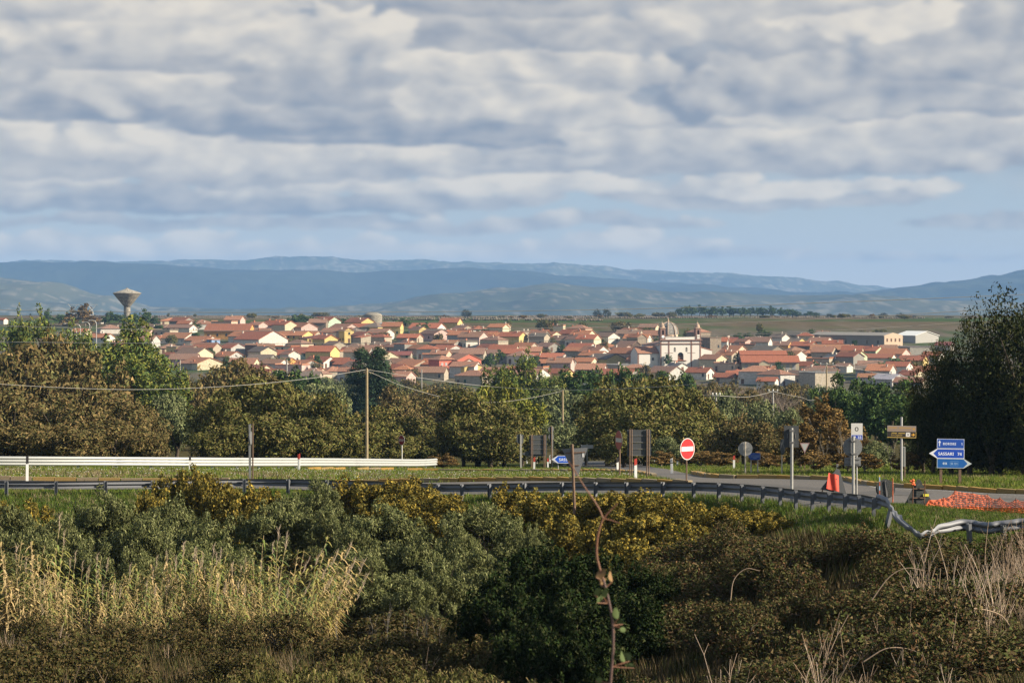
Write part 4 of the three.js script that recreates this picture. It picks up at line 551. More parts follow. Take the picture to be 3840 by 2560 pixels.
// ---- trees in and beyond the town
const TT = 'trees in and behind the town';
const far = (kind, list, label, group = TT) => list.forEach(([u, v, w, h]) => { const d = townDepth(Math.max(1200, v)), p = at(u, v, d), q = groundAt(u, d); p.y = q.y; tree(kind, p, w / 2 / F * d, at(u, v - h, d).y - q.y, label, group); });
far('pine', [[1105, 1232, 60, 48], [1145, 1228, 70, 46], [1190, 1232, 60, 38], [1286, 1227, 45, 32], [1365, 1232, 50, 42], [1508, 1230, 64, 34], [1480, 1228, 40, 26], [3044, 1268, 36, 34], [2865, 1270, 60, 30], [2810, 1275, 46, 26], [2774, 1282, 46, 32], [3345, 1404, 90, 60], [3300, 1410, 70, 50], [3270, 1420, 60, 50], [1800, 1345, 24, 26], [730, 1238, 60, 32], [790, 1228, 40, 24], [840, 1225, 50, 20]], 'dark round tree between the houses');
far('greenoak', [[2040, 1246, 60, 46], [2080, 1246, 56, 42], [2183, 1246, 42, 36], [1902, 1232, 36, 26], [2430, 1262, 46, 34], [3300, 1262, 70, 26], [3235, 1262, 40, 22], [1030, 1395, 70, 50], [1090, 1300, 46, 26]], 'olive-green tree at the back edge of the town');
far('oak', [[2331, 1244, 84, 36], [3400, 1406, 90, 56], [3130, 1392, 70, 36], [1440, 1280, 50, 34], [940, 1290, 50, 30]], 'reddish-brown half-bare tree at the edge of the town');
far('pine', [[408, 1208, 36, 40], [445, 1208, 54, 30], [540, 1228, 50, 66], [500, 1224, 66, 48], [220, 1214, 60, 34], [180, 1206, 32, 46], [253, 1192, 22, 24], [390, 1218, 50, 30], [580, 1226, 40, 40]], 'dark conifer standing around the foot of the water tower');
far('rust', [[285, 1222, 90, 66], [318, 1224, 60, 82], [340, 1232, 70, 50], [260, 1236, 70, 50]], 'rust-red leafless-looking tree left of the water tower');
{ const r = rng(515); for (let k = 0, n = 0; k < 400 && n < 42; k++) { const u = rr(560, 3400, r), v = rr(1250, 1440, r), d = townDepth(v), q = groundAt(u, d); if (spots.some(([x, z, s]) => Math.hypot(x - q.x, z - q.z) < s * 0.8 + 1)) continue; n++; tree(pick(['pine', 'greenoak', 'oak', 'pine'], r), q, rr(1.6, 3.4, r), rr(3.5, 7, r), 'small garden tree squeezed between the roofs', TT); } }
// trees on the plateau edge
const ridgeTree = (kind, u, vBase, w, h, d, label) => { const q = groundAt(u, d); tree(kind, q, w / 2 / F * d, at(u, vBase - h, d).y - q.y, label, 'trees along the plateau edge'); };
for (let k = 0; k < 24; k++) ridgeTree('pine', 2555 + k * 22 + rr(-6, 6), 1190, rr(30, 46), k < 6 ? rr(36, 48) : k > 19 ? rr(14, 26) : rr(28, 42), rr(2250, 2400), 'grey-green windbreak tree in the long row on the plateau edge');
for (const [u, v, w, h] of [[2240, 1187, 34, 26], [2275, 1187, 36, 30], [2338, 1187, 70, 16], [2400, 1188, 40, 12], [2470, 1188, 60, 16], [2520, 1188, 40, 18], [1749, 1193, 42, 32], [1206, 1185, 60, 14], [1180, 1185, 26, 12], [3313, 1203, 40, 30], [3379, 1200, 40, 25], [3112, 1200, 30, 25], [3427, 1205, 32, 22], [3520, 1208, 40, 14], [3640, 1208, 50, 16], [2030, 1192, 26, 14], [1960, 1190, 30, 8], [630, 1182, 12, 7], [730, 1184, 14, 7], [3160, 1196, 60, 10], [3220, 1198, 50, 9]]) ridgeTree(h > 18 ? 'holm' : 'greenoak', u, v, w, h, h > 18 ? 2100 : 2300, h > 18 ? 'lone dark tree on the open plateau' : 'low dark bush on the plateau edge');
{ const r = rng(99); for (let k = 0; k < 60; k++) { const u = rr(900, 3800, r), d = rr(1560, 2350, r), q = groundAt(u, d); tree(r() < 0.5 ? 'rust' : 'greenoak', q, rr(1.5, 4, r), rr(1.5, 3.6, r), 'small bush dotted over the fields behind the town', 'bushes in the fields'); } }
// field walls of piled stones
{
  const r = rng(12), sm = mat('fieldstone', [0.25, 0.2, 0.155], { map: T.grain });
  for (let k = 0; k < 16; k++) {
    const u0 = rr(200, 3600, r), d = rr(1480, 2450, r), len = rr(60, 260, r), a = rr(-0.25, 0.25, r), g = [];
    for (let s = 0; s < len; s += 1.6) { const x = (u0 - 1920) / F * d + s * Math.cos(a), z = -d + s * Math.sin(a) * 2; if (r() < 0.08) continue; g.push(new THREE.IcosahedronGeometry(rr(0.6, 1.1, r), 0).scale(1.3, 0.8, 1).rotateY(r() * 6).translate(x, height(x, z) + 0.5, z)); }
    tag(obj('stone_wall', g, sm), 'low wall of piled field stones crossing the plateau fields', 'wall', 'field walls on the plateau', 'thing');
  }
}
// ---------------------------------------------------------------- roads
const ud = (list) => list.map(([u, d]) => [(u - 1920) / F * d, -d]);
function sheet(name, outline, lift, m, label, category) {
  const s = new THREE.Shape(outline.map(([x, z]) => new THREE.Vector2(x, -z)));
  let g = new THREE.ShapeGeometry(s); g = new TessellateModifier(1.3, 9).modify(g.toNonIndexed());
  const p = g.attributes.position, uv = new Float32Array(p.count * 2); for (let i = 0; i < p.count; i++) { const x = p.getX(i), z = -p.getY(i); p.setXYZ(i, x, height(x, z) + lift, z); uv[i * 2] = x / 3; uv[i * 2 + 1] = z / 3; }
  g.setAttribute('uv', new THREE.BufferAttribute(uv, 2)); g.deleteAttribute('normal'); g.computeVertexNormals();
  return tag(obj(name, g, m), label, category, null, 'structure');
}
const asphalt = mat('asphalt', [0.135, 0.122, 0.112], { map: T.grain, roughness: 0.95, bumpMap: T.grain, bumpScale: 0.01 }), asphaltDark = mat('asphalt_dark', [0.075, 0.075, 0.08], { map: T.grain, roughness: 0.9 });
const asphaltDark2 = mat('asphalt_patch', [0.095, 0.088, 0.083], { map: T.grain, roughness: 0.95 });
const ISLAND_NEAR = [[2590, 104], [2300, 108], [1900, 114], [1400, 117], [800, 118], [0, 117.6], [-700, 117.6]];
const VERGE = [[4400, 95], [3840, 96.5], [3540, 101], [3300, 104], [3170, 114], [2900, 117], [2720, 118], [2600, 130], [2560, 140], [2490, 165], [2430, 200], [2400, 240]];
const RAIL = RAILTOP.map(([u, d]) => [u, d]);
sheet('road', ud([...RAIL.slice(0, -2).map(([u, d]) => [u, d + (u < 2200 ? 3.2 : 1.6)]), [3220, 76], [3420, 81], [3650, 84.5], [3840, 85], [4400, 85], ...VERGE, [2060, 240], [2140, 200], [2270, 165], [2385, 136], [2455, 121], ...ISLAND_NEAR]), 0.05, asphalt, 'worn grey asphalt junction road behind the crash barrier', 'road');
sheet('road', ud([[2475, 164], [2425, 200], [2395, 239], [2065, 239], [2145, 200], [2275, 164]]), 0.055, asphaltDark, 'darker fresh asphalt of the branch road behind the signs', 'road');
const paint = mat('road_paint', [0.55, 0.54, 0.5], { map: T.grain });
{ const line = (list, w, name, label) => { const a = ud(list), o = []; a.forEach(([x, z], i) => { const [x2, z2] = a[Math.min(a.length - 1, i + 1)], [x1, z1] = a[Math.max(0, i - 1)], l = Math.hypot(x2 - x1, z2 - z1), nx = -(z2 - z1) / l * w / 2, nz = (x2 - x1) / l * w / 2; o.push([[x + nx, z + nz], [x - nx, z - nz]]); }); sheet(name, [...o.map((q) => q[0]), ...o.map((q) => q[1]).reverse()], 0.056, paint, label, 'road marking'); };
  line([[4300, 93.6], [3840, 95], [3540, 99.5], [3300, 102], [3150, 111]], 0.14, 'edge_line', 'white painted edge line along the far kerb'); }

for (const [q, label] of [[[[3180, 90], [3420, 91], [3500, 96], [3330, 100], [3200, 97]], 'dark tar patch in the road beside the works signs'], [[[2640, 104], [2900, 100], [3100, 98], [3120, 100], [2900, 104], [2660, 107]], 'long dark repair strip in the junction road'], [[[3600, 90], [3900, 90], [3900, 91.4], [3600, 91.6]], 'narrow dark seam in the road behind the netting']]) sheet('road_patch', ud(q), 0.058, asphaltDark2, label, 'road patch');
// kerb stones, each its own block
function kerb(list, colour, label, name = 'kerb') {
  const g = thing(name, label, 'kerb', null), c = new THREE.CatmullRomCurve3(ud(list).map(([x, z]) => V3(x, 0, z)), false, 'centripetal'), n = Math.round(c.getLength() / 1.0), r = rng(n * 3 + 1), a = V3();
  for (let i = 0; i < n; i++) { if (r() < 0.05) continue; c.getPointAt((i + 0.5) / n, a); const t = c.getTangentAt((i + 0.5) / n), m = obj('kerb_stone', kerbGeo, typeof colour === 'function' ? colour(r) : colour, g); m.position.set(a.x + rr(-0.015, 0.015, r), height(a.x, a.z) + 0.07 + rr(-0.012, 0.012, r), a.z); m.rotation.y = Math.atan2(-t.z, t.x) + rr(-0.02, 0.02, r); }
  return g;
}
const kerbGeo = box(0.96, 0.3, 0.24), kerbYellow = [mat('kerb_yellow', [0.50, 0.29, 0.06], { map: T.grain }), mat('kerb_yellow2', [0.42, 0.28, 0.09], { map: T.grain }), mat('kerb_worn', [0.36, 0.28, 0.17], { map: T.grain })];
kerb(ISLAND_NEAR, (r) => pick(kerbYellow, r), 'faded yellow kerb edging the near side of the grass island');
kerb([[2455, 121.4], [2300, 142], [2000, 152], [1600, 156], [1150, 150]], (r) => pick(kerbYellow, r), 'faded yellow kerb along the far side of the grass island');
kerb([[3170, 114], [2900, 117], [2720, 118], [2600, 130]], (r) => pick(kerbYellow, r), 'yellow kerb of the far verge by the orange warning flag');
kerb([[3540, 101], [3300, 104], [3170, 114]], (r) => pick(kerbYellow, r), 'worn kerb curving round the corner of the far verge');
kerb([[4300, 95], [3840, 96.5], [3545, 101]], (r) => pick(kerbYellow.slice(0, 2), r), 'bright yellow kerb under the direction signs');

// ---------------------------------------------------------------- crash barriers
const galv = mat('galvanised', [0.19, 0.2, 0.225], { map: T.steel, metalness: 0.35, roughness: 0.6 }), galvNew = mat('galvanised_new', [0.5, 0.52, 0.52], { map: T.steel, metalness: 0.2, roughness: 0.5 }), rust = mat('rust', [0.2, 0.1, 0.06], { map: T.grain, roughness: 1 });
// waved beam: cross-section swept along stations {p: lower edge point, up, out}
function beamGeo(st, h, waves, depth = 0.08, thick = 0.012) {
  const K = waves * 8, P = [], I = [], UV = [], prof = [];
  for (let k = 0; k <= K; k++) { const t = k / K, w = Math.pow(Math.abs(Math.sin(t * waves * Math.PI)), 0.7); prof.push([t * h, w * depth]); }
  const loop = [...prof, ...prof.slice().reverse().map(([y, x]) => [y, x - thick])], m = loop.length;
  st.forEach((s, i) => loop.forEach(([y, x], k) => { P.push(s.p.x + s.up.x * y + s.out.x * x, s.p.y + s.up.y * y + s.out.y * x, s.p.z + s.up.z * y + s.out.z * x); UV.push(i * 0.5, k * 0.05); }));
  for (let i = 0; i < st.length - 1; i++) for (let k = 0; k < m; k++) { const a = i * m + k, b = i * m + (k + 1) % m; I.push(a, b, a + m, b, b + m, a + m); }
  const g = new THREE.BufferGeometry(); g.setAttribute('position', new THREE.Float32BufferAttribute(P, 3)); g.setAttribute('uv', new THREE.Float32BufferAttribute(UV, 2)); g.setIndex(I); g.computeVertexNormals(); return g;
}
const cPost = (h) => mergeGeometries([box(0.012, h, 0.12, -0.04, h / 2, 0), box(0.09, h, 0.012, 0, h / 2, 0.06), box(0.09, h, 0.012, 0, h / 2, -0.06)]);
function barrier(name, label, list, { top, h, waves, side, m, step, postH, from = 0 }) {
  const g = thing(name, label, 'guardrail'), c = new THREE.CatmullRomCurve3(ud(list).map(([x, z]) => V3(x, 0, z)), false, 'centripetal'), L = c.getLength(), n = Math.floor(L / step), st = [], a = V3(), r = rng(n);
  const N = n * 4; for (let i = 0; i <= N; i++) { c.getPointAt(i / N, a); const t = c.getTangentAt(i / N), out = V3(-t.z, 0, t.x).multiplyScalar(side); st.push({ p: V3(a.x, height(a.x, a.z) + top - h + 0.012 * n2(i * 0.2, 4), a.z), up: V3(0, 1, 0), out }); }
  { const ys = st.map((s) => s.p.y); st.forEach((s, i) => { let t = 0, n0 = 0; for (let k = -14; k <= 14; k++) { const j = clamp(i + k, 0, N), w = 15 - Math.abs(k); t += ys[j] * w; n0 += w; } s.p.y = t / n0; }); }   // a beam runs smoother than the ground
  for (let i = 0; i < N; i += 8) obj('beam', beamGeo(st.slice(i, Math.min(N + 1, i + 9)).map((s, k) => ({ ...s, p: s.p.clone().addScaledVector(s.out, (i / 8 % 2) * 0.004) })), h, waves), m, g);
  const pg = cPost(top + 0.35);
  for (let i = 0; i <= n; i++) { const s = st[Math.min(N, i * 4)], q = obj('post', pg, m, g), t = V3(s.out.z, 0, -s.out.x); q.position.set(s.p.x, s.p.y + h - top - 0.35, s.p.z).addScaledVector(s.out, -0.16); q.rotation.set(0, Math.atan2(-t.z, t.x) + Math.PI / 2, 0); q.rotation.z = rr(-0.04, 0.04, r); const b = obj('spacer', box(0.06, 0.2, 0.12), m, g); b.position.copy(s.p).addScaledVector(s.out, -0.06).add(V3(0, h / 2, 0)); b.rotation.y = q.rotation.y; if (waves === 3) obj('bolt', box(0.06, 0.06, 0.06), m, g).position.copy(s.p).addScaledVector(s.out, 0.03).add(V3(0, h / 2, 0)); }
  return { g, st };
}
const near = barrier('crash_barrier', 'grey two-wave crash barrier seen from behind along the bank', RAIL, { top: 0.72, h: 0.31, waves: 2, side: -1, m: galv, step: 2.0 });
barrier('crash_barrier', 'bright white three-wave crash barrier in front of the oak wood', [[-500, 138], [0, 139], [420, 142], [800, 147], [1050, 153], [1300, 163], [1500, 175], [1637, 184]], { top: 0.72, h: 0.508, waves: 3, side: 1, m: galvNew, step: 2.25 });
// the wrecked end of the near barrier: torn down, twisted and lying along the bank
{
  const g = thing('wrecked_barrier', 'crumpled crash barrier beam twisted down and lying along the bank', 'guardrail');
  const K = [[3296, 1852, 70, 0], [3318, 1862, 69.4, 0.15], [3336, 1879, 68.6, 0.5], [3346, 1907, 67.6, 0.95], [3357, 1939, 66.8, 1.15], [3386, 1963, 66.2, 1.2], [3421, 1988, 65.8, 1.15], [3452, 2000, 65.6, 1.0], [3500, 1981, 65.8, 0.75], [3571, 1953, 66.4, 0.3], [3639, 1948, 66.6, 0.1], [3680, 1955, 66.4, -0.1], [3714, 1958, 66, 0.2], [3757, 1952, 66, 0.05], [3800, 1947, 66, 0.2], [3850, 1943, 66, 0.1], [3950, 1940, 66, 0.1], [4080, 1938, 66, 0.1]];
  const c = new THREE.CatmullRomCurve3(K.map(([u, v, d]) => at(u, v, d)), false, 'centripetal'), tw = (t) => { const f = t * (K.length - 1), i = Math.min(K.length - 2, Math.floor(f)); return lerp(K[i][3], K[i + 1][3], f - i); }, st = [], n = 110;
  for (let i = 0; i <= n; i++) { const p = c.getPoint(i / n), t = c.getTangent(i / n), out0 = V3(-t.z, 0, t.x).normalize(), up0 = V3().crossVectors(t, out0).normalize(); if (up0.y < 0) up0.negate(); const a = tw(i / n), up = up0.clone().multiplyScalar(Math.cos(a)).addScaledVector(out0, Math.sin(a)), out = out0.clone().multiplyScalar(Math.cos(a)).addScaledVector(up0, -Math.sin(a)); const dent = n3(i * 0.16, 3, 1) * 0.05; st.push({ p: p.clone().addScaledVector(up, -0.31).addScaledVector(out, dent), up, out }); }
  for (let i = 0; i < n; i += 22) obj('beam', beamGeo(st.slice(i, Math.min(n + 1, i + 23)), 0.31, 2), galv, g);
  for (const [u, v, d, lean, h] of [[3640, 1990, 66.4, 0.08, 0.75], [3322, 1965, 69.2, -0.25, 0.7], [3770, 2010, 66, 0.1, 0.7]]) { const q = obj('post', cPost(h), galv, g), b = groundAt(u, d); q.position.copy(b).add(V3(0, -0.15, 0)); q.rotation.set(0.1, 0.4, lean); }
}
// ---------------------------------------------------------------- signs
const steelPost = mat('steel_post', [0.42, 0.42, 0.41], { map: T.steel, metalness: 0.35, roughness: 0.55 }), rustPost = mat('rust_post', [0.26, 0.17, 0.12], { map: T.grain, metalness: 0.1, roughness: 0.9 }), signBack = mat('sign_back', [0.22, 0.23, 0.245], { map: T.steel, metalness: 0.25, roughness: 0.6 }), signBackDark = mat('sign_back_dark', [0.06, 0.068, 0.078], { map: T.steel, roughness: 0.7 }), brace = mat('sign_brace', [0.12, 0.12, 0.125], { roughness: 0.7 });
function canvasMat(w, h, draw, rough = 0.5) { const c = document.createElement('canvas'); c.width = w; c.height = h; const x = c.getContext('2d'); draw(x, w, h); const t = new THREE.CanvasTexture(c); t.colorSpace = THREE.SRGBColorSpace; t.magFilter = THREE.LinearFilter; return new THREE.MeshStandardMaterial({ map: t, roughness: rough }); }
// flat plate from an outline, with thickness; front face optionally printed
function plate(parent, pts, face, back, thick = 0.025) {
  const s = pts instanceof THREE.Shape ? pts : new THREE.Shape(pts.map(([x, y]) => new THREE.Vector2(x, y))), body = obj('panel', new THREE.ExtrudeGeometry(s, { depth: thick, bevelEnabled: false }).translate(0, 0, -thick), back, parent);
  if (face) { const g = new THREE.ShapeGeometry(s, 24), p = g.attributes.position, b = new THREE.Box2().setFromPoints(s.getPoints(24)), sz = b.getSize(new THREE.Vector2()); for (let i = 0; i < p.count; i++) g.attributes.uv.setXY(i, (p.getX(i) - b.min.x) / sz.x, (p.getY(i) - b.min.y) / sz.y); obj('face', g.translate(0, 0, 0.003), face, body); }
  return body;
}
const disc = (r) => { const s = new THREE.Shape(); s.absarc(0, 0, r, 0, Math.PI * 2); return s; };
const rect = (w, h) => [[-w / 2, -h / 2], [w / 2, -h / 2], [w / 2, h / 2], [-w / 2, h / 2]];
function tube(r, h, m, parent, x = 0, z = 0, y = 0, name = 'post') { return obj(name, new THREE.CylinderGeometry(r, r, h, 10).translate(x, y + h / 2, z), m, parent); }
// a sign whose foot stands on the ground at bearing u and distance d; vPanel is the height of the panel's middle
function signAt(name, u, d, vMid, yaw, label, cat = 'sign', group) { const g = thing(name, label, cat, group), p = groundAt(u, d); g.position.copy(p); g.rotation.y = yaw; return { g, y: at(u, vMid, d).y - p.y, d }; }
const px = (n, d) => n / F * d;
const BLUE = '#0b45b4', BLUE2 = '#0a5aa8';
function panelGroup(parent, y, z = 0.05, rotY = 0) { const q = new THREE.Group(); q.name = 'sign_plate'; q.position.set(0, y, z); q.rotation.y = rotY; parent.add(q); return q; }
const collars = (parent, ys, z) => ys.forEach((y) => obj('clamp', box(0.16, 0.04, 0.03, 0, y, z), brace, parent));
// no-entry sign
{
  const { g, y, d } = signAt('no_entry_sign', 2575, 104, 1683, 0.78, 'round red no-entry sign with white bar behind the crash barrier'), q = panelGroup(g, y);
  plate(q, disc(0.44), canvasMat(256, 256, (x) => { x.fillStyle = '#d8d8d6'; x.fillRect(0, 0, 256, 256); x.fillStyle = '#a81018'; x.beginPath(); x.arc(128, 128, 121, 0, 7); x.fill(); x.fillStyle = '#c8c6c6'; x.fillRect(22, 100, 212, 54); }), signBack);
  tube(0.03, y + 0.3, rustPost, g);
}
// STOP sign on the far side
{
  const { g, y } = signAt('stop_sign', 1507, 190, 1650, -0.9, 'dark red octagonal STOP sign on a white post by the oaks'), q = panelGroup(g, y), o = []; for (let k = 0; k < 8; k++) { const a = (k + 0.5) / 8 * Math.PI * 2; o.push([Math.cos(a) * 0.4, Math.sin(a) * 0.4]); }
  plate(q, o, canvasMat(256, 256, (x) => { x.fillStyle = '#b9b3b3'; x.fillRect(0, 0, 256, 256); x.fillStyle = '#7e1420'; x.beginPath(); for (let k = 0; k < 8; k++) { const a = (k + 0.5) / 8 * Math.PI * 2; x.lineTo(128 + Math.cos(a) * 130, 128 + Math.sin(a) * 130); } x.fill(); x.fillStyle = '#d9d2d2'; x.font = 'bold 84px sans-serif'; x.textAlign = 'center'; x.textBaseline = 'middle'; x.fillText('STOP', 128, 132); }), signBack);
  tube(0.035, y + 0.25, mat('white_post', [0.6, 0.6, 0.58]), g);
}
// direction signs at the right
{
  const { g, d } = signAt('direction_signs', 3565, 108, 1700, 0.05, 'stacked blue direction signs reading BORORE 1, SASSARI 74 and ex'), p0 = groundAt(3565, d).y, Y = (v) => at(3565, v, d).y - p0;
  const mk = (v0, v1, w, xoff, shape, draw, rot) => { const h = Y(v0) - Y(v1), q = new THREE.Group(); q.name = 'direction_panel'; q.position.set(xoff, (Y(v0) + Y(v1)) / 2, 0.08); q.rotation.z = rot; g.add(q); plate(q, shape(w, h), canvasMat(1024, Math.round(1024 * h / w), draw), signBack); };
  const arrow = (left) => (w, h) => { const t = h * 0.84; return left ? [[-w / 2, 0], [-w / 2 + t, -h / 2], [w / 2, -h / 2], [w / 2, h / 2], [-w / 2 + t, h / 2]] : [[-w / 2, -h / 2], [w / 2 - t, -h / 2], [w / 2, 0], [w / 2 - t, h / 2], [-w / 2, h / 2]]; };
  const rr2 = (x, a, b, w, h, r) => { x.beginPath(); x.moveTo(a + r, b); x.arcTo(a + w, b, a + w, b + h, r); x.arcTo(a + w, b + h, a, b + h, r); x.arcTo(a, b + h, a, b, r); x.arcTo(a, b, a + w, b, r); x.closePath(); };
  mk(1645, 1681, px(103, d), 0, rect, (x, w, h) => { x.fillStyle = '#c2cbe6'; x.fillRect(0, 0, w, h); x.fillStyle = '#0f48a8'; rr2(x, 16, 16, w - 32, h - 32, 34); x.fill(); x.fillStyle = '#d2d8ea'; x.textBaseline = 'middle'; x.font = 'bold 128px sans-serif'; x.fillText('BORORE', 215, h / 2 + 6, 640); x.fillText('1', 900, h / 2 + 6); x.fillRect(78, h / 2 - 50, 34, 148); x.beginPath(); x.moveTo(95, h / 2 - 130); x.lineTo(150, h / 2 - 30); x.lineTo(40, h / 2 - 30); x.fill(); }, -0.02);
  mk(1682, 1718, px(134, d), -px(15, d), arrow(true), (x, w, h) => { x.fillStyle = '#dfe0ea'; x.fillRect(0, 0, w, h); x.fillStyle = BLUE; const m = 14, t = h * 0.84; x.beginPath(); x.moveTo(m + 110, h / 2); x.lineTo(t + 20, m); x.lineTo(w - m - 30, m); x.quadraticCurveTo(w - m, m, w - m, m + 30); x.lineTo(w - m, h - m - 30); x.quadraticCurveTo(w - m, h - m, w - m - 30, h - m); x.lineTo(t + 20, h - m); x.fill(); x.fillStyle = '#e6e8f2'; x.textBaseline = 'middle'; x.font = 'bold 118px sans-serif'; x.fillText('SASSARI', 262, h / 2 + 6, 520); x.fillText('74', 820, h / 2 + 6); }, -0.02);
  mk(1719, 1755, px(132, d), px(14, d), arrow(false), (x, w, h) => { x.fillStyle = '#b9c3c9'; x.fillRect(0, 0, w, h); x.fillStyle = BLUE2; const m = 14, t = h * 0.84; x.beginPath(); x.moveTo(m, m); x.lineTo(w - t - 14, m); x.lineTo(w - m - 110, h / 2); x.lineTo(w - t - 14, h - m); x.lineTo(m, h - m); x.fill(); x.fillStyle = '#c9d6e4'; x.textBaseline = 'middle'; x.font = 'bold 120px sans-serif'; x.fillText('ex', 165, h / 2 - 4); x.strokeStyle = '#7fa3cc'; x.lineWidth = 6; rr2(x, 385, h / 2 - 62, 240, 128, 22); x.stroke(); x.font = 'bold 78px sans-serif'; x.fillStyle = '#9fbbd8'; x.fillText('SS 131', 402, h / 2 + 6, 206); }, -0.02);
  for (const u of [-36, 36]) obj('post', box(0.11, Y(1652) + 0.3, 0.06, px(u, d), Y(1652) / 2 - 0.15, 0.02), rustPost, g);
}
// brown tourist sign
{
  const { g, d } = signAt('tourist_sign', 3382, 112, 1618, 0.03, 'faded double tourist sign with yellow arrows and fork and knife icon'), p0 = groundAt(3382, d).y, Y = (v) => at(3382, v, d).y - p0, w = px(109, d);
  const q1 = panelGroup(g, (Y(1596) + Y(1618)) / 2, 0.06), q2 = panelGroup(g, (Y(1619) + Y(1641)) / 2, 0.06); q1.rotation.z = q2.rotation.z = -0.025;
  const arrowR = (x, cx, cy, s) => { x.beginPath(); x.moveTo(cx - s, cy - s * 0.2); x.lineTo(cx, cy - s * 0.2); x.lineTo(cx - s * 0.25, cy - s * 0.75); x.lineTo(cx + s * 0.2, cy - s * 0.75); x.lineTo(cx + s, cy); x.lineTo(cx + s * 0.2, cy + s * 0.75); x.lineTo(cx - s * 0.25, cy + s * 0.75); x.lineTo(cx, cy + s * 0.2); x.lineTo(cx - s, cy + s * 0.2); x.fill(); };
  plate(q1, rect(w, Y(1596) - Y(1618)), canvasMat(1024, 208, (x) => { x.fillStyle = '#8f8078'; x.fillRect(0, 0, 1024, 208); x.fillStyle = '#a1968e'; x.fillRect(0, 0, 1024, 16); x.fillStyle = '#b08a4e'; for (const [a, b] of [[45, 70], [150, 175], [420, 420]]) for (let k = 0; k < b; k += 34) x.fillRect(a + k, 48, 26, 50); x.fillStyle = '#998068'; for (let k = 0; k < 780; k += 30) x.fillRect(60 + k, 132, 22, 30); x.fillStyle = '#bd9040'; arrowR(x, 935, 104, 62); }), signBack);
  plate(q2, rect(w, Y(1619) - Y(1641)), canvasMat(1024, 208, (x) => { x.fillStyle = '#2f2a27'; x.fillRect(0, 0, 1024, 208); x.fillStyle = '#c4a556'; x.fillRect(0, 186, 1024, 22); x.fillRect(1006, 0, 18, 208); x.fillStyle = '#b89a4a'; x.fillRect(150, 30, 190, 28); x.fillRect(390, 30, 235, 28); x.font = 'italic bold 84px serif'; x.textBaseline = 'middle'; x.fillText('Le Cupole', 130, 112, 400); x.fillStyle = '#e9e4e2'; x.fillRect(660, 14, 150, 150); x.strokeStyle = '#4c4a4a'; x.lineWidth = 14; x.beginPath(); x.moveTo(690, 40); x.lineTo(785, 140); x.moveTo(785, 40); x.lineTo(690, 140); x.stroke(); x.fillStyle = '#e3a83c'; arrowR(x, 915, 92, 66); }), signBack);
  tube(0.05, Y(1641) + 0.9, mat('grey_post', [0.36, 0.35, 0.36]), g);
  const s = thing('marker_post', 'narrow upright panel on a short post behind the tourist sign', 'sign'), sp = groundAt(3391, 118); s.position.copy(sp); const ys = at(3391, 1712, 118).y - sp.y; obj('panel', box(0.09, 0.9, 0.5, 0, ys, 0), steelPost, s); tube(0.035, ys + 0.4, rustPost, s, 0.03);
}
// kilometre sign: O over SP 33
{
  const { g, y, d } = signAt('kilometre_sign', 3214, 104, 1608, 0.0, 'white kilometre sign with black O above a blue SP 33 plate'), q = panelGroup(g, y);
  plate(q, rect(px(43, d), px(43, d)), canvasMat(256, 256, (x) => { x.fillStyle = '#d6d4d0'; x.fillRect(0, 0, 256, 256); x.fillStyle = '#161414'; x.font = 'bold 130px sans-serif'; x.textAlign = 'center'; x.textBaseline = 'middle'; x.fillText('O', 122, 132); }), signBack);
  const q2 = panelGroup(g, at(3214, 1639, d).y - groundAt(3214, d).y, 0.055); plate(q2, rect(px(43, d), px(19, d)), canvasMat(256, 113, (x) => { x.fillStyle = '#d8dae6'; x.fillRect(0, 0, 256, 113); x.fillStyle = '#2143ae'; x.fillRect(8, 7, 240, 98); x.fillStyle = '#eceef6'; x.font = 'bold 78px sans-serif'; x.textBaseline = 'middle'; x.fillText('SP', 22, 60, 84); x.fillText('33', 142, 60, 96); }), signBack);
  tube(0.03, y, steelPost, g);
}
// backs of signs on near posts
{
  const { g, y, d } = signAt('round_sign', 3201, 80, 1677, 0.12, 'grey back of a round sign with oblong plate below on a bank post'), q = panelGroup(g, y, -0.07); plate(q, disc(px(37, d)), null, signBack);
  for (const dy of [-0.2, 0.2]) obj('channel', box(0.26, 0.035, 0.03, 0, dy, 0.015), brace, q);
  const q2 = panelGroup(g, at(3201, 1731, d).y - groundAt(3201, d).y, -0.07); plate(q2, rect(px(62, d), px(32, d)), null, signBack); for (const dx of [-0.15, 0.15]) for (const dy of [-0.07, 0.07]) obj('channel', box(0.16, 0.03, 0.02, dx, dy, 0.012), brace, q2);
  tube(0.045, y + 0.35, steelPost, g); obj('back_post', new THREE.CylinderGeometry(0.03, 0.03, y, 8).translate(0.14, y / 2, -0.12), steelPost, g); collars(g, [y - 0.2, y + 0.2], 0.05);
}
{
  const { g, y, d } = signAt('square_sign', 2970, 82.5, 1637, 0.05, 'dark back of an oblong road sign on a tall bank post'), q = panelGroup(g, y, -0.07); plate(q, rect(px(56, d), px(81, d)), null, signBackDark); for (const dx of [-0.13, 0.13]) obj('slot', box(0.03, 0.14, 0.02, dx, 0.02, 0.012), brace, q); tube(0.05, y + 0.28, steelPost, g); collars(g, [y - 0.18, y + 0.2], 0.05);
}
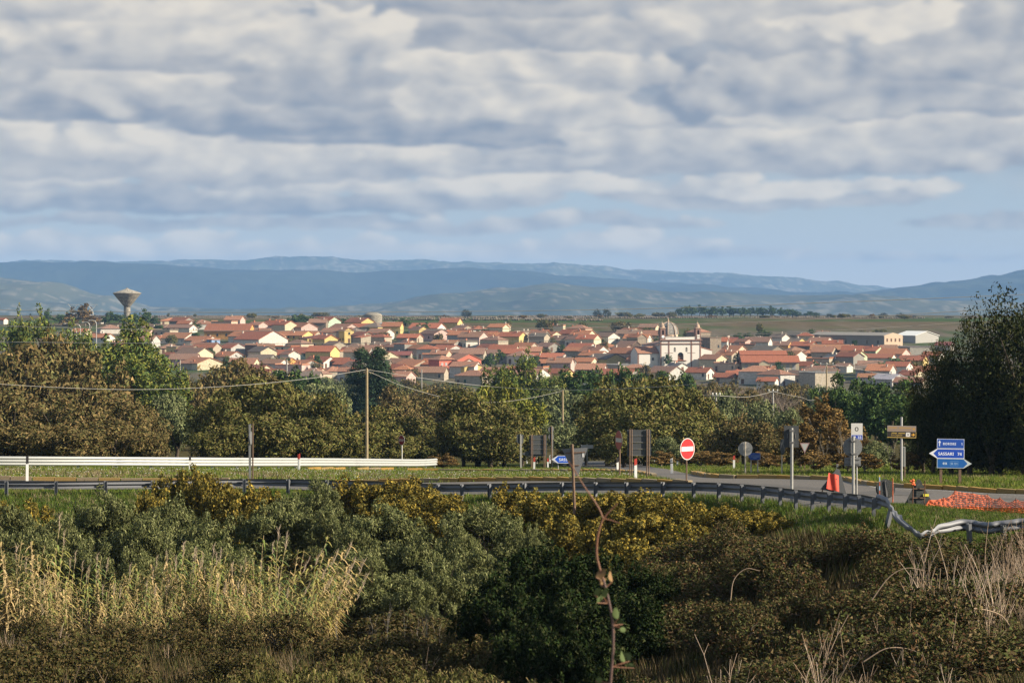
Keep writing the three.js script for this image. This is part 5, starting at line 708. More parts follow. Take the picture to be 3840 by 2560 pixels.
{
  const { g, y, d } = signAt('give_way_sign', 2159, 88, 1725, 0.05, 'weathered grey back of a triangular give-way sign on a leaning post'), q = panelGroup(g, y, -0.06), a = px(49, d); q.rotation.z = 0.05;
  const s = new THREE.Shape(); s.moveTo(-a, px(44, d)); s.lineTo(a, px(44, d)); s.lineTo(0.06, -px(60, d)); s.lineTo(-0.06, -px(60, d)); s.closePath(); plate(q, s, null, signBack); obj('channel', box(a * 1.5, 0.04, 0.02, 0, px(28, d), 0.012), rustPost, q); obj('channel', box(a * 0.5, 0.03, 0.02, 0, -px(20, d), 0.012), rustPost, q); obj('sticker', box(0.07, 0.16, 0.006, a * 0.6, px(18, d), 0.006), mat('sticker', [0.6, 0.6, 0.6]), q);
  const p = tube(0.05, y + 0.55, rustPost, g); p.rotation.z = 0.035;
}
// large panels seen from behind, on paired posts
function backPanel(u0, u1, v0, v1, vBase, d, yaw, label, extra) {
  const uc = (u0 + u1) / 2, { g, y } = signAt('direction_panel_back', uc, d, (v0 + v1) / 2, yaw, label), q = panelGroup(g, y, -0.08), w = px(u1 - u0, d), h = px(v1 - v0, d);
  const n = 4; for (let k = 0; k < n; k++) { const b = obj('panel', box(w, h / n - 0.012, 0.03, 0, h / 2 - (k + 0.5) * h / n, 0), signBackDark, q); obj('channel', box(w * 0.98, 0.03, 0.03, 0, -h / n / 2 + 0.03, 0.025), brace, b).position.y += h / 2 - (k + 0.5) * h / n; }
  for (const s of [-0.36, 0.36]) for (const e of [-0.05, 0.05]) tube(0.028, y + h / 2 + 0.03, rustPost, g, s * w + e, 0); if (extra) extra(g, y, w, h, d); return g;
}
backPanel(2353, 2443, 1611, 1710, 1785, 120, 0.1, 'large dark slatted sign back on two paired rusty posts');
backPanel(1985, 2052, 1631, 1703, 1745, 186, 0.12, 'dark slatted sign back with arrow plate below, far side of junction', (g, y, w, h, d) => { const q = panelGroup(g, y - h * 0.47, -0.14); plate(q, [[-w * 0.92, 0], [-w * 0.6, -0.2], [w * 0.5, -0.2], [w * 0.5, 0.2], [-w * 0.6, 0.2]], null, signBackDark); });
{ const { g, y, d } = signAt('shield_sign', 1951, 188, 1648, 0.2, 'small shield-shaped sign back on a slim post'), q = panelGroup(g, y, -0.05), a = px(13, d); plate(q, [[-a, px(19, d)], [a, px(19, d)], [a, -px(12, d)], [0, -px(19, d)], [-a, -px(10, d)]], null, signBackDark); tube(0.035, y + 0.4, steelPost, g); tube(0.03, y + 0.3, steelPost, g, 0.09); }
{ const { g, y, d } = signAt('double_round_sign', 2068, 200, 1622, 0.45, 'pole carrying two dark round sign backs one above the other'), r = px(12, d); for (const v of [1610, 1638]) { const q = panelGroup(g, at(2068, v, d).y - groundAt(2068, d).y, -0.06); plate(q, disc(r), null, signBackDark); } tube(0.035, y + 0.55, rustPost, g); tube(0.03, y + 0.5, steelPost, g, 0.1); }
{ const { g, y, d } = signAt('arrow_sign', 2118, 160, 1722, 0.0, 'blue arrow sign reading SASSARI half hidden by the triangle sign'), q = panelGroup(g, y), w = px(100, d), h = px(29, d); plate(q, [[-w / 2, 0], [-w / 2 + h * 0.8, -h / 2], [w / 2, -h / 2], [w / 2, h / 2], [-w / 2 + h * 0.8, h / 2]], canvasMat(512, 148, (x) => { x.fillStyle = '#e4e4ec'; x.fillRect(0, 0, 512, 148); x.fillStyle = '#1b5bd8'; x.beginPath(); x.moveTo(62, 74); x.lineTo(128, 10); x.lineTo(500, 10); x.lineTo(500, 138); x.lineTo(128, 138); x.fill(); x.fillStyle = '#f2f2f8'; x.font = 'bold 76px sans-serif'; x.textBaseline = 'middle'; x.fillText('SASSARI', 142, 78, 340); }), signBack); for (const s of [-0.25, 0.3]) tube(0.035, y, steelPost, g, s * w, -0.04); }
{ const { g, y, d } = signAt('arrow_sign', 2202, 200, 1675, 0.1, 'pale blank back of a narrow arrow plate on a thin post'), q = panelGroup(g, y, -0.05); plate(q, rect(px(47, d), px(14, d)), null, steelPost); tube(0.03, y + 0.25, steelPost, g); }
{ const { g, y, d } = signAt('no_entry_sign', 2324, 124, 1650, -1.25, 'no-entry sign seen almost edge-on, its red and white face turned away'), q = panelGroup(g, y); plate(q, disc(0.46), canvasMat(128, 128, (x) => { x.fillStyle = '#8e2a20'; x.fillRect(0, 0, 128, 128); x.fillStyle = '#a9a09a'; x.fillRect(8, 50, 112, 28); }), signBackDark); tube(0.045, y + 0.3, rustPost, g); }
{ const { g, y, d } = signAt('round_sign', 2797, 130, 1683, 0.05, 'light grey back of a round sign beside the small blue arrow sign'), q = panelGroup(g, y, -0.06); plate(q, disc(px(27, d)), null, mat('sign_back_pale', [0.34, 0.35, 0.36], { map: T.steel })); tube(0.035, y + 0.36, mat('post_pale', [0.45, 0.4, 0.33]), g, -0.02); }
{ const { g, y, d } = signAt('arrow_sign', 2829, 134, 1711, 0.0, 'small dark blue arrow sign pointing left on two posts'), q = panelGroup(g, y), w = px(46, d), h = px(26, d); plate(q, [[-w / 2, 0], [-w / 2 + h * 0.35, -h / 2], [w / 2, -h / 2], [w / 2, h / 2], [-w / 2 + h * 0.35, h / 2]], canvasMat(256, 144, (x) => { x.fillStyle = '#1d3f86'; x.fillRect(0, 0, 256, 144); x.fillStyle = '#5f759c'; for (let k = 0; k < 7; k++) { x.fillRect(62 + k * 24, 46, 17, 15); x.fillRect(62 + k * 24, 72, 17, 15); } x.fillRect(104, 102, 72, 11); x.fillStyle = '#8f96a6'; x.fillRect(246, 0, 10, 144); }), signBack); for (const s of [-0.25, 0.3]) tube(0.035, y, mat('post_pale', [0.45, 0.4, 0.33]), g, s * w, -0.04); }
{ const { g, y, d } = signAt('round_sign', 2933, 130, 1675, 1.15, 'dark round sign seen nearly edge-on in front of the trees'), q = panelGroup(g, y); plate(q, disc(px(30, d)), null, signBackDark); tube(0.035, y, mat('post_pale', [0.45, 0.4, 0.33]), g); }  // evenly dark grey disc on a pale post
{ const { g, y, d } = signAt('give_way_sign', 3018, 152, 1679, 0.1, 'small white give-way triangle with red border at the wood edge'), q = panelGroup(g, y), a = px(19, d); plate(q, [[-a, px(19, d)], [0, -px(20, d)], [a, px(19, d)]], canvasMat(128, 128, (x) => { x.fillStyle = '#8c6f70'; x.fillRect(0, 0, 128, 128); x.fillStyle = '#9ea0a2'; x.beginPath(); x.moveTo(18, 12); x.lineTo(110, 12); x.lineTo(64, 106); x.fill(); }), signBack); tube(0.03, y, rustPost, g); }
{ const { g, y, d } = signAt('warning_sign', 936, 121, 1650, 1.5, 'road sign seen exactly edge-on on a pair of posts'), q = panelGroup(g, y + 0.1, 0.06); plate(q, disc(0.33), null, signBack, 0.05); obj('post', box(0.07, y + 0.75, 0.1, 0, (y + 0.75) / 2, 0), steelPost, g); obj('back_post', box(0.06, y + 0.75, 0.06, 0, (y + 0.75) / 2, 0.14), rustPost, g); }
// temporary works signs behind the barrier
{
  const g = thing('works_sign', 'grey back of a leaning triangular works sign draped with orange-red vest', 'sign'), p = groundAt(3118, 82); g.position.copy(p); const y0 = at(3118, 1845, 82).y - p.y, a = 0.44, q = new THREE.Group(); q.name = 'sign_plate'; q.position.set(0.08, y0, 0); q.rotation.set(-0.15, 0.15, -0.22); g.add(q);
  const s = new THREE.Shape(); s.moveTo(-a, 0); s.lineTo(a, 0); s.lineTo(0.05, 0.76); s.lineTo(-0.05, 0.76); s.closePath(); plate(q, s, null, signBackDark);
  // hanging cloth with folds
  const c = new THREE.PlaneGeometry(0.36, 0.52, 14, 12), P = c.attributes.position; for (let i = 0; i < P.count; i++) { const x = P.getX(i), y = P.getY(i); P.setXYZ(i, x * (1.1 - y * 0.5) - y * 0.12, y, 0.05 + 0.03 * Math.sin(x * 22 + y * 4) + 0.02 * Math.cos(x * 9)); } c.computeVertexNormals();
  obj('vest', c.translate(-0.1, 0.3, 0.03), mat('vest', [0.5, 0.045, 0.02], { side: THREE.DoubleSide, roughness: 0.7 }), q); obj('button', box(0.03, 0.03, 0.02, -0.02, 0.42, 0.12), brace, q);
  for (const x of [-0.25, 0.25]) obj('leg', taper([V3(x, y0 + 0.2, -0.05), V3(x * 1.3, -0.1, -0.35)], 0.02, 0.02, 6), rustPost, g);
}
{
  const g = thing('works_sign', 'dark battered round works sign back between a striped and a rusty stake', 'sign'), p = groundAt(3322, 81); g.position.copy(p); const y = at(3322, 1833, 81).y - p.y, q = panelGroup(g, y, 0); q.rotation.set(-0.08, 0.1, 0.1); plate(q, disc(px(37, 81)), null, mat('works_back', [0.05, 0.058, 0.06], { map: T.grain })); obj('channel', box(0.05, 0.5, 0.03, 0.02, 0, 0.02), brace, q);
  const stake = (x, c1, c2, h) => { for (let k = 0; k < 6; k++) obj('stake', new THREE.CylinderGeometry(0.017, 0.017, h / 6, 8).translate(x, k * h / 6 + h / 12, 0.06), k % 2 ? c1 : c2, g); }; stake(-0.2, mat('stake_blue', [0.3, 0.4, 0.55]), mat('stake_red', [0.35, 0.09, 0.05]), y + 0.38); stake(0.22, mat('stake_red', [0.35, 0.09, 0.05]), mat('stake_orange', [0.5, 0.13, 0.05]), y + 0.34); obj('stake_tip', new THREE.CylinderGeometry(0.017, 0.017, 0.06, 8).translate(-0.2, y + 0.41, 0.06), mat('tip_yellow', [0.6, 0.45, 0.05]), g);
}
{
  const g = thing('works_sign', 'dark triangular works sign back with stakes and orange ribbon', 'sign'), p = groundAt(3448, 80); g.position.copy(p); const y0 = at(3448, 1890, 80).y - p.y, q = new THREE.Group(); q.name = 'sign_plate'; q.position.set(0, y0, 0); q.rotation.set(-0.12, 0.1, 0); g.add(q); const a = px(54, 80), h = px(93, 80);
  const s = new THREE.Shape(); s.moveTo(-a, 0); s.lineTo(a, 0); s.lineTo(0.04, h); s.lineTo(-0.04, h); s.closePath(); plate(q, s, null, mat('works_back', [0.05, 0.058, 0.06], { map: T.grain }));
  for (const x of [-0.2, 0.16]) obj('stake', taper([V3(x - 0.03, -0.15, 0.12), V3(x + 0.02, y0 + h * 0.95, 0.02)], 0.017, 0.017, 7), rust, g); for (const f of [0.25, 0.62]) obj('crossbar', box(0.4, 0.03, 0.03, 0, h * f, 0.03), rustPost, q); obj('reflector', box(0.18, 0.08, 0.02, 0.22, h * 0.36, 0.03), mat('reflector', [0.6, 0.55, 0.06]), q);
  const rg = []; for (let k = 0; k < 9; k++) rg.push(new THREE.IcosahedronGeometry(rr(0.035, 0.06), 1).scale(1, 0.6, 0.7).translate(-0.22 + rr(-0.07, 0.06), y0 + h * 0.78 + k * 0.02, 0.06 + rr(-0.03, 0.03))); obj('ribbon', rg, mat('net_orange', [0.62, 0.12, 0.03], { roughness: 0.6 }), g);
}
// orange plastic netting on stakes: a real mesh of strands
{
  const g = thing('barrier_netting', 'sagging orange plastic safety netting on thin rusty stakes', 'safety netting'), S = [[3455, 1915, 1916, 79.5], [3485, 1875, 1912, 79.8], [3541, 1868, 1914, 80.2], [3582, 1842, 1916, 80.5], [3650, 1852, 1918, 80.8], [3705, 1858, 1922, 81], [3752, 1868, 1930, 81], [3811, 1872, 1938, 80.6], [3870, 1866, 1944, 80.2], [3950, 1866, 1948, 80], [4040, 1866, 1950, 80]], orange = mat('net_orange', [0.62, 0.12, 0.03], { roughness: 0.6 }), sag = [0.1, 0.2, 0.45, 0.08, 0.12, 0.5, 0.75, 0.6, 0.4, 0.3];
  S.forEach(([u, v0, v1, d]) => { const b = groundAt(u, d); obj('stake', taper([b.clone().add(V3(0, -0.15, 0)), at(u, v0 - 6, d)], 0.014, 0.012, 6), rust, g); });
  for (let k = 0; k < S.length - 1; k++) {
    const [u0, a0, b0, d0] = S[k], [u1, a1, b1, d1] = S[k + 1], gs = [], nx = Math.max(4, Math.round((u1 - u0) / 5)), ny = 9, pt = (i, j) => { const t = i / nx, w = 4 * t * (1 - t), top = lerp(a0, a1, t) + w * sag[k] * 20, bot = lerp(b0, b1, t) + 3; return at(lerp(u0, u1, t), lerp(bot, top, j / ny), lerp(d0, d1, t) + 0.1 * n2(i * 0.4 + k * 9, j * 0.35)); };
    for (let j = 0; j <= ny; j++) { const l = []; for (let i = 0; i <= nx; i++) l.push(pt(i, j)); gs.push(taper(l, 0.013, 0.013, 4)); } for (let i = 0; i <= nx; i++) { const l = []; for (let j = 0; j <= ny; j++) l.push(pt(i, j)); gs.push(taper(l, 0.009, 0.009, 4)); }
    obj('net_panel', gs, orange, g);
  }
}
// ---------------------------------------------------------------- delineator posts
const postWhite = mat('marker_white', [0.74, 0.74, 0.73], { roughness: 0.6 }), postBlack = mat('marker_black', [0.02, 0.018, 0.02]), postRed = mat('marker_red', [0.42, 0.045, 0.03]);
{
  const trap = (h0, h1) => { const s = new THREE.Shape(); s.moveTo(-0.06, h0); s.lineTo(0.06, h0); s.lineTo(0.06, h1); s.lineTo(-0.06, h1 - 0.05); s.closePath(); return new THREE.ExtrudeGeometry(s, { depth: 0.1, bevelEnabled: false }).translate(0, 0, -0.05); };
  const L = [[100, 1708, 1790, 'b'], [711, 1708, 1775, 'b'], [743, 1708, 1768, 'b'], [1120, 1700, 1766, 'r'], [1875, 1716, 1746, 'w'], [1976, 1714, 1748, 'w'], [2003, 1713, 1773, 'r'], [2055, 1717, 1766, 'r'], [2013, 1706, 1746, 'w'], [2063, 1706, 1744, 'w'], [2196, 1712, 1746, 'w'], [2317, 1715, 1781, 'b'], [2384, 1718, 1802, 'r'], [2412, 1721, 1754, 'r'], [2446, 1730, 1767, 'r'], [2456, 1718, 1746, 'r'], [2520, 1717, 1788, 'w'], [2541, 1712, 1762, 'w'], [2655, 1738, 1762, 'r'], [2714, 1748, 1804, 'p'], [2753, 1707, 1768, 'r'], [3141, 1727, 1790, 'r']];
  const say = { b: 'white delineator post with black top on the grass by the barrier', r: 'white delineator post with red top at the junction', w: 'white delineator post with slanted dark band at the junction', p: 'plain white delineator post leaning at the roadside' };
  for (const [u, v0, v1, k] of L) {
    const d = clamp((1.0 * F) / (v1 - v0), 96, 230), g = thing('delineator_post', say[k], 'road post', 'delineator posts at the junction'), p = groundAt(u, d), H = at(u, v0, d).y - p.y, cut = H * (k === 'p' ? 1 : 0.72); g.position.copy(p); g.rotation.y = rr(-0.2, 0.2); g.rotation.z = rr(-0.03, 0.03) - (k === 'p' ? 0.08 : 0);
    obj('shaft', trap(-0.2, cut), postWhite, g);
    if (k === 'b' || k === 'r') obj('cap', trap(cut - 0.045, H), k === 'b' ? postBlack : postRed, g);
    if (k === 'w') { obj('band', trap(cut - 0.045, cut + H * 0.06), postBlack, g); obj('cap', trap(cut + H * 0.06 - 0.045, H), postWhite, g); obj('reflector', box(0.04, H * 0.12, 0.012, 0.03, cut + H * 0.14, 0.056), postBlack, g); }
  }
}
// ---------------------------------------------------------------- poles and wires
const woodPole = mat('wood_pole', [0.42, 0.33, 0.2], { map: T.grain }), woodDark = mat('wood_dark', [0.10, 0.08, 0.06], { map: T.grain }), conc = mat('concrete_pole', [0.52, 0.5, 0.47], { map: T.grain }), wireMat = mat('wire', [0.33, 0.32, 0.3], { roughness: 0.6 });
function pole(name, u, vTop, d, r, m, label, arms) { const g = thing(name, label, 'pole'), p = groundAt(u, d), h = at(u, vTop, d).y - p.y; g.position.copy(p); obj('shaft', taper([V3(0, -0.6, 0), V3(0, h * 0.5, 0), V3(0, h, 0)], r, r * 0.78, 10), m, g); obj('cap', new THREE.CylinderGeometry(r * 0.6, r * 0.78, 0.05, 10).translate(0, h + 0.02, 0), m, g); if (arms) arms(g, h); return { g, top: at(u, vTop + 3, d) }; }
const cross = (w) => (g, h) => { obj('crossarm', box(w, 0.1, 0.08, 0, h - 0.25, 0.1), steelPost, g); for (const s of [-0.46, 0, 0.46]) obj('insulator', new THREE.LatheGeometry([[0.05, 0], [0.09, 0.05], [0.06, 0.1], [0.09, 0.15], [0.04, 0.22], [0, 0.23]].map(([a, b]) => new THREE.Vector2(a, b)), 8).translate(s * w, h - 0.2, 0.1), mat('insulator', [0.6, 0.6, 0.58], { roughness: 0.3 }), g); };
const P1 = pole('wooden_pole', 1375, 1383, 176, 0.118, woodPole, 'pale wooden telegraph pole carrying twisted cables in front of the cedars');
const P2 = pole('wooden_pole', 2110, 1462, 265, 0.13, woodPole, 'shorter wooden cable pole with dark brown lower half behind the signs', (g, h) => obj('dark_lower_half', taper([V3(0, -0.6, 0), V3(0, h * 0.55, 0)], 0.14, 0.125, 10), woodDark, g));  // lower half of this pole is sleeved in dark brown
pole('concrete_pole', 2686, 1473, 260, 0.1, conc, 'slim white concrete pole behind the no-entry sign', cross(0.8)); pole('concrete_pole', 2900, 1460, 330, 0.13, conc, 'white concrete pole with crossarm in front of the brown slope', cross(1.2)); pole('concrete_pole', 3101, 1360, 420, 0.15, woodPole, 'tall pole with triple insulator head below the school', cross(2.2)); pole('concrete_pole', 674, 1350, 520, 0.14, conc, 'pale concrete pole at the edge of the left eucalyptus'); pole('concrete_pole', 1075, 1348, 620, 0.18, conc, 'grey concrete pole rising before the lowest houses'); pole('concrete_pole', 1581, 1385, 620, 0.16, conc, 'grey concrete pole left of the coral red house'); pole('concrete_pole', 3012, 1100 + 240 / 2.06, 1400, 0.18, conc, 'thin pole in the green field behind the school'); 
function wire(name, list, rad, label, group = 'overhead wires') { const c = new THREE.CatmullRomCurve3(list.map(([u, v, d]) => at(u, v, d)), false, 'centripetal'); return tag(obj(name, taper(c.getPoints(90), rad, rad, 5), wireMat), label, 'wire', group); }
wire('power_line', [[-600, 1150, 172], [0, 1162, 170], [735, 1171, 166], [1568, 1169, 163], [2450, 1156, 160], [3840, 1104, 156], [4500, 1072, 154]], 0.017, 'uppermost thin power line spanning the whole view before the mountains');
wire('power_line', [[-600, 1208, 172], [0, 1222, 170], [820, 1240, 166], [1960, 1232, 162], [2940, 1203, 159], [3660, 1163, 157], [4500, 1110, 154]], 0.017, 'middle thin power line spanning the view at roof height');
wire('power_line', [[-600, 1272, 172], [0, 1282, 170], [980, 1288, 166], [2120, 1276, 162], [3100, 1241, 158], [3640, 1208, 157], [4500, 1150, 154]], 0.017, 'lowest thin power line crossing in front of the town');
wire('twisted_cable', [[1373, 1386, 176], [1150, 1420, 172], [820, 1450, 168], [460, 1460, 165], [0, 1440, 162], [-500, 1395, 160]], 0.015, 'twisted cable running from the wooden pole over the left oaks');
wire('twisted_cable', [[1378, 1386, 176], [1600, 1420, 178], [1850, 1450, 182], [2150, 1462, 178], [2500, 1448, 174], [2760, 1424, 171], [3200, 1370, 168], [3800, 1270, 165]], 0.015, 'twisted cable sagging from the wooden pole across the middle wood');
wire('twisted_cable', [[1380, 1392, 176], [1520, 1450, 200], [1720, 1500, 228], [1860, 1508, 242], [2000, 1490, 255], [2108, 1466, 265]], 0.015, 'lower cable linking the two wooden poles');
wire('service_wire', [[2630, 1481, 262], [2686, 1483, 260], [2800, 1488, 290], [2900, 1468, 330]], 0.022, 'short wire between the white concrete poles'); wire('service_wire', [[2900, 1468, 330], [3000, 1488, 370], [3060, 1492, 395], [3101, 1366, 420]], 0.022, 'wire rising from concrete pole to insulator pole'); wire('service_wire', [[3103, 1364, 420], [3190, 1378, 440], [3340, 1406, 480], [3500, 1420, 520]], 0.022, 'wire leading from the insulator pole into the town');
// street lamps at the left edge of the town, pylons on the plain
{ const lampM = mat('lamp_metal', [0.5, 0.5, 0.48], { metalness: 0.4, roughness: 0.5 });
  for (const [u, v, s] of [[268, 1212, -1], [300, 1215, -1], [335, 1207, -1], [360, 1200, -1], [285, 1228, -1]]) { const d = 900, g = thing('street_lamp', 'curved-arm street lamp at the left edge of the town', 'street lamp', 'street lamps by the town'), p = groundAt(u, d), h = at(u, v, d).y - p.y; g.position.copy(p); obj('pole', taper([V3(0, -0.5, 0), V3(0, h - 1.2, 0), V3(s * 0.4, h - 0.3, 0), V3(s * 1.3, h, 0), V3(s * 2.4, h - 0.1, 0)], 0.14, 0.08, 6), lampM, g); obj('lamp_head', new THREE.SphereGeometry(0.3, 8, 6).scale(1.6, 0.5, 0.8).translate(s * 2.6, h - 0.15, 0), lampM, g); }
  for (const u of [272, 343]) { const d = 2500, g = thing('pylon', 'grey lattice pylon with V-shaped head on the far plain', 'pylon', 'pylons on the plain'), p = groundAt(u, d), h = at(u, 1140, d).y - p.y; g.position.copy(p); const q = []; for (const [sx, sz] of [[-1, -1], [1, -1], [1, 1], [-1, 1]]) { q.push(taper([V3(sx * 2, -1, sz * 2), V3(sx * 0.6, h * 0.55, sz * 0.6)], 0.2, 0.16, 4)); q.push(taper([V3(sx * 0.6, h * 0.55, sz * 0.6), V3(sx * 4.5, h, sz * 0.4)], 0.16, 0.12, 4)); for (let k = 0; k < 4; k++) q.push(taper([V3(sx * lerp(2, 0.6, k / 4), h * 0.55 * k / 4, sz * lerp(2, 0.6, k / 4)), V3(-sx * lerp(2, 0.6, (k + 1) / 4), h * 0.55 * (k + 1) / 4, sz * lerp(2, 0.6, (k + 1) / 4))], 0.09, 0.09, 3)); } obj('lattice', q, lampM, g); obj('crossarm', box(12, 0.4, 0.4, 0, h * 0.96, 0), lampM, g); } }
// ---------------------------------------------------------------- grass on verges, islands and banks
const inside = (poly, x, z) => { let c = false; for (let i = 0, j = poly.length - 1; i < poly.length; j = i++) { const [xi, zi] = poly[i], [xj, zj] = poly[j]; if ((zi > z) !== (zj > z) && x < (xj - xi) * (z - zi) / (zj - zi) + xi) c = !c; } return c; };
const ROADPOLY = ud([...RAIL.slice(0, -2).map(([u, d]) => [u, d + (u < 2200 ? 3 : 1.4)]), [3220, 75.6], [3420, 80.6], [3650, 84.2], [3840, 84.6], [4400, 84.6], ...VERGE, [2060, 240], [2140, 200], [2270, 165], [2385, 136], [2455, 121], ...ISLAND_NEAR]);
const railD = (u) => { for (let i = 1; i < RAIL.length; i++) if (u <= RAIL[i][0]) { const t = (u - RAIL[i - 1][0]) / (RAIL[i][0] - RAIL[i - 1][0]); return lerp(RAIL[i - 1][1], RAIL[i][1], t); } return 66; };
function tuft(r, blades, h, spread, w) { const P = [], I = []; for (let k = 0; k < blades; k++) { const a = r() * 6.283, x = (r() - 0.5) * spread, z = (r() - 0.5) * spread, hh = h * (0.5 + 0.7 * r()), lx = Math.cos(a) * hh * 0.45, lz = Math.sin(a) * hh * 0.45, px2 = -Math.sin(a) * w, pz2 = Math.cos(a) * w, o = P.length / 3; P.push(x - px2, 0, z - pz2, x + px2, 0, z + pz2, x + lx, hh, z + lz); I.push(o, o + 1, o + 2); } const g = new THREE.BufferGeometry(); g.setAttribute('position', new THREE.Float32BufferAttribute(P, 3)); g.setIndex(I); g.computeVertexNormals(); return g; }
const grassMat = new THREE.MeshLambertMaterial({ color: 0xffffff, side: THREE.DoubleSide });
function scatter(name, label, n, geo, place, category = 'grass') {
  const r = rng(n + name.length), M = new THREE.Matrix4(), Q = new THREE.Quaternion(), E = new THREE.Euler(), S = V3(), list = [], cols = [];
  for (let k = 0; k < n * 3 && list.length < n; k++) { const q = place(r); if (!q) continue; E.set((r() - 0.5) * 0.3, r() * 6.283, (r() - 0.5) * 0.3); list.push(new THREE.Matrix4().compose(q.p, Q.setFromEuler(E), S.setScalar(q.s))); cols.push(q.c); }
  const m = new THREE.InstancedMesh(geo, grassMat, list.length), c = new THREE.Color(); list.forEach((x, i) => { m.setMatrixAt(i, x); m.setColorAt(i, c.setRGB(...cols[i])); }); m.name = numbered(name); m.castShadow = m.receiveShadow = true; scene.add(m); return tag(m, label, category, null, 'stuff');
}
const gr = rng(3), GREEN = [[0.062, 0.106, 0.019], [0.085, 0.125, 0.026], [0.045, 0.083, 0.017], [0.106, 0.125, 0.031]], STRAW = [[0.2, 0.16, 0.09], [0.15, 0.13, 0.06], [0.24, 0.19, 0.13]];
const MEADOW = GREEN.map(([a, b, c]) => [a * 1.6, b * 1.4, c * 1.3]);
const jit = (c, r, a = 0.35) => { const k = 1 - a / 2 + a * r(); return [c[0] * k, c[1] * k, c[2] * k]; };
scatter('verge_grass', 'short green grass with straw patches on islands and verges', 70000, tuft(gr, 9, 0.17, 0.34, 0.012), (r) => {
  const u = rr(-300, 4150, r), d = Math.exp(rr(Math.log(93), Math.log(210), r)), g = groundAt(u, d); if (inside(ROADPOLY, g.x, g.z) || d < railD(u) + 0.3) return;
  const dryness = fbm(g.x * 0.12, g.z * 0.3, 3) + (u < 1900 && d < 135 && d > 121 ? 0.22 : -0.1); return { p: g, s: rr(0.6, 1.3, r), c: jit(pick(r() < sstep(0, 0.35, dryness) * 0.75 ? STRAW : MEADOW, r), r) };
});
scatter('bank_grass', 'lush green grass on the bank below the crash barrier', 60000, tuft(gr, 9, 0.24, 0.34, 0.011), (r) => {
  const right = r() < 0.62, u = right ? rr(2450, 4150, r) : rr(-200, 2600, r), R0 = railD(u), d = right ? rr(u > 3330 ? 58 : R0 - 9, u > 3330 ? 85 : R0 + 1, r) : rr(R0 - 9, R0 + 1, r), g = groundAt(u, d); if (inside(ROADPOLY, g.x, g.z)) return;
  return { p: g, s: rr(0.5, 1.3, r) * (u > 3330 ? 0.45 : 1), c: jit(pick(r() < 0.14 ? STRAW : GREEN, r), r) };
});
scatter('undergrowth', 'matted brown and olive undergrowth covering the floor of the hollow', 60000, tuft(gr, 8, 0.3, 0.4, 0.014), (r) => {
  const u = rr(-250, 4150, r), d = Math.exp(rr(Math.log(30), Math.log(96), r)), R0 = railD(u); if (d > R0 - (u < 2450 ? 6 : 9) || (u > 3330 && d > 60)) return; const g = groundAt(u, d);
  return { p: g, s: rr(0.6, 1.5, r), c: jit(pick([[0.07, 0.056, 0.028], [0.05, 0.05, 0.02], [0.095, 0.07, 0.04], [0.045, 0.055, 0.018], [0.12, 0.09, 0.05]], r), r) };
}, 'undergrowth');
scatter('daisies', 'tiny white flowers scattered in the island grass', 1500, new THREE.IcosahedronGeometry(0.028, 0).scale(1, 0.5, 1), (r) => { const u = rr(0, 2500, r), d = rr(119, 150, r), g = groundAt(u, d); if (inside(ROADPOLY, g.x, g.z) || fbm(g.x * 0.15, g.z * 0.2, 2) < -0.05) return; g.y += rr(0.08, 0.16, r); return { p: g, s: rr(0.6, 1.1, r), c: [0.6, 0.58, 0.56] }; }, 'flowers');

// ---------------------------------------------------------------- shrubs of the hollow
Object.assign(KIND, {
  olive: { cols: [[0.126, 0.137, 0.055], [0.098, 0.112, 0.044], [0.210, 0.217, 0.103], [0.070, 0.084, 0.034], [0.161, 0.171, 0.071]], n: 17000, size: 0.125, slim: 0.36, cl: 44, trunk: 0.8, rx: 1.55, ry: 1.75, cy: 1.75, name: 'olive_shrub', cr: [0.18, 0.32], lift: 0.7 },
  yellow: { cols: [[0.216, 0.160, 0.032], [0.152, 0.128, 0.032], [0.279, 0.205, 0.041], [0.109, 0.102, 0.032], [0.127, 0.109, 0.035]], n: 8000, size: 0.105, slim: 0.75, cl: 34, trunk: 0.4, rx: 1.4, ry: 1.0, cy: 0.95, name: 'yellowing_shrub', cr: [0.16, 0.3] },
  ivy: { cols: [[0.016, 0.028, 0.009], [0.024, 0.036, 0.012], [0.012, 0.02, 0.008], [0.04, 0.046, 0.02]], n: 22000, size: 0.11, slim: 0.7, cl: 60, trunk: 0.5, rx: 1.9, ry: 1.6, cy: 1.4, name: 'ivy_bush', cr: [0.16, 0.28] },
  scrub: { cols: [[0.065, 0.060, 0.022], [0.088, 0.069, 0.031], [0.050, 0.053, 0.020], [0.106, 0.077, 0.037]], n: 4200, size: 0.095, slim: 0.5, cl: 30, trunk: 0.3, rx: 1.2, ry: 0.75, cy: 0.6, name: 'scrub_bush', cr: [0.18, 0.34], lift: 0.4 },
  bramble: { cols: [[0.11, 0.062, 0.034], [0.069, 0.069, 0.026], [0.094, 0.077, 0.035], [0.053, 0.057, 0.022], [0.125, 0.094, 0.050], [0.062, 0.075, 0.026]], n: 4800, size: 0.08, slim: 0.62, cl: 36, trunk: 0.3, rx: 1.25, ry: 0.72, cy: 0.58, name: 'bramble_bush', cr: [0.16, 0.32] },
  broom: { cols: [[0.106, 0.106, 0.033], [0.081, 0.090, 0.029], [0.138, 0.122, 0.044], [0.175, 0.138, 0.066]], n: 4600, size: 0.2, slim: 0.14, cl: 26, trunk: 0.3, rx: 1.0, ry: 0.95, cy: 0.8, name: 'broom_bush', cr: [0.2, 0.36], lift: 1.6 },
});
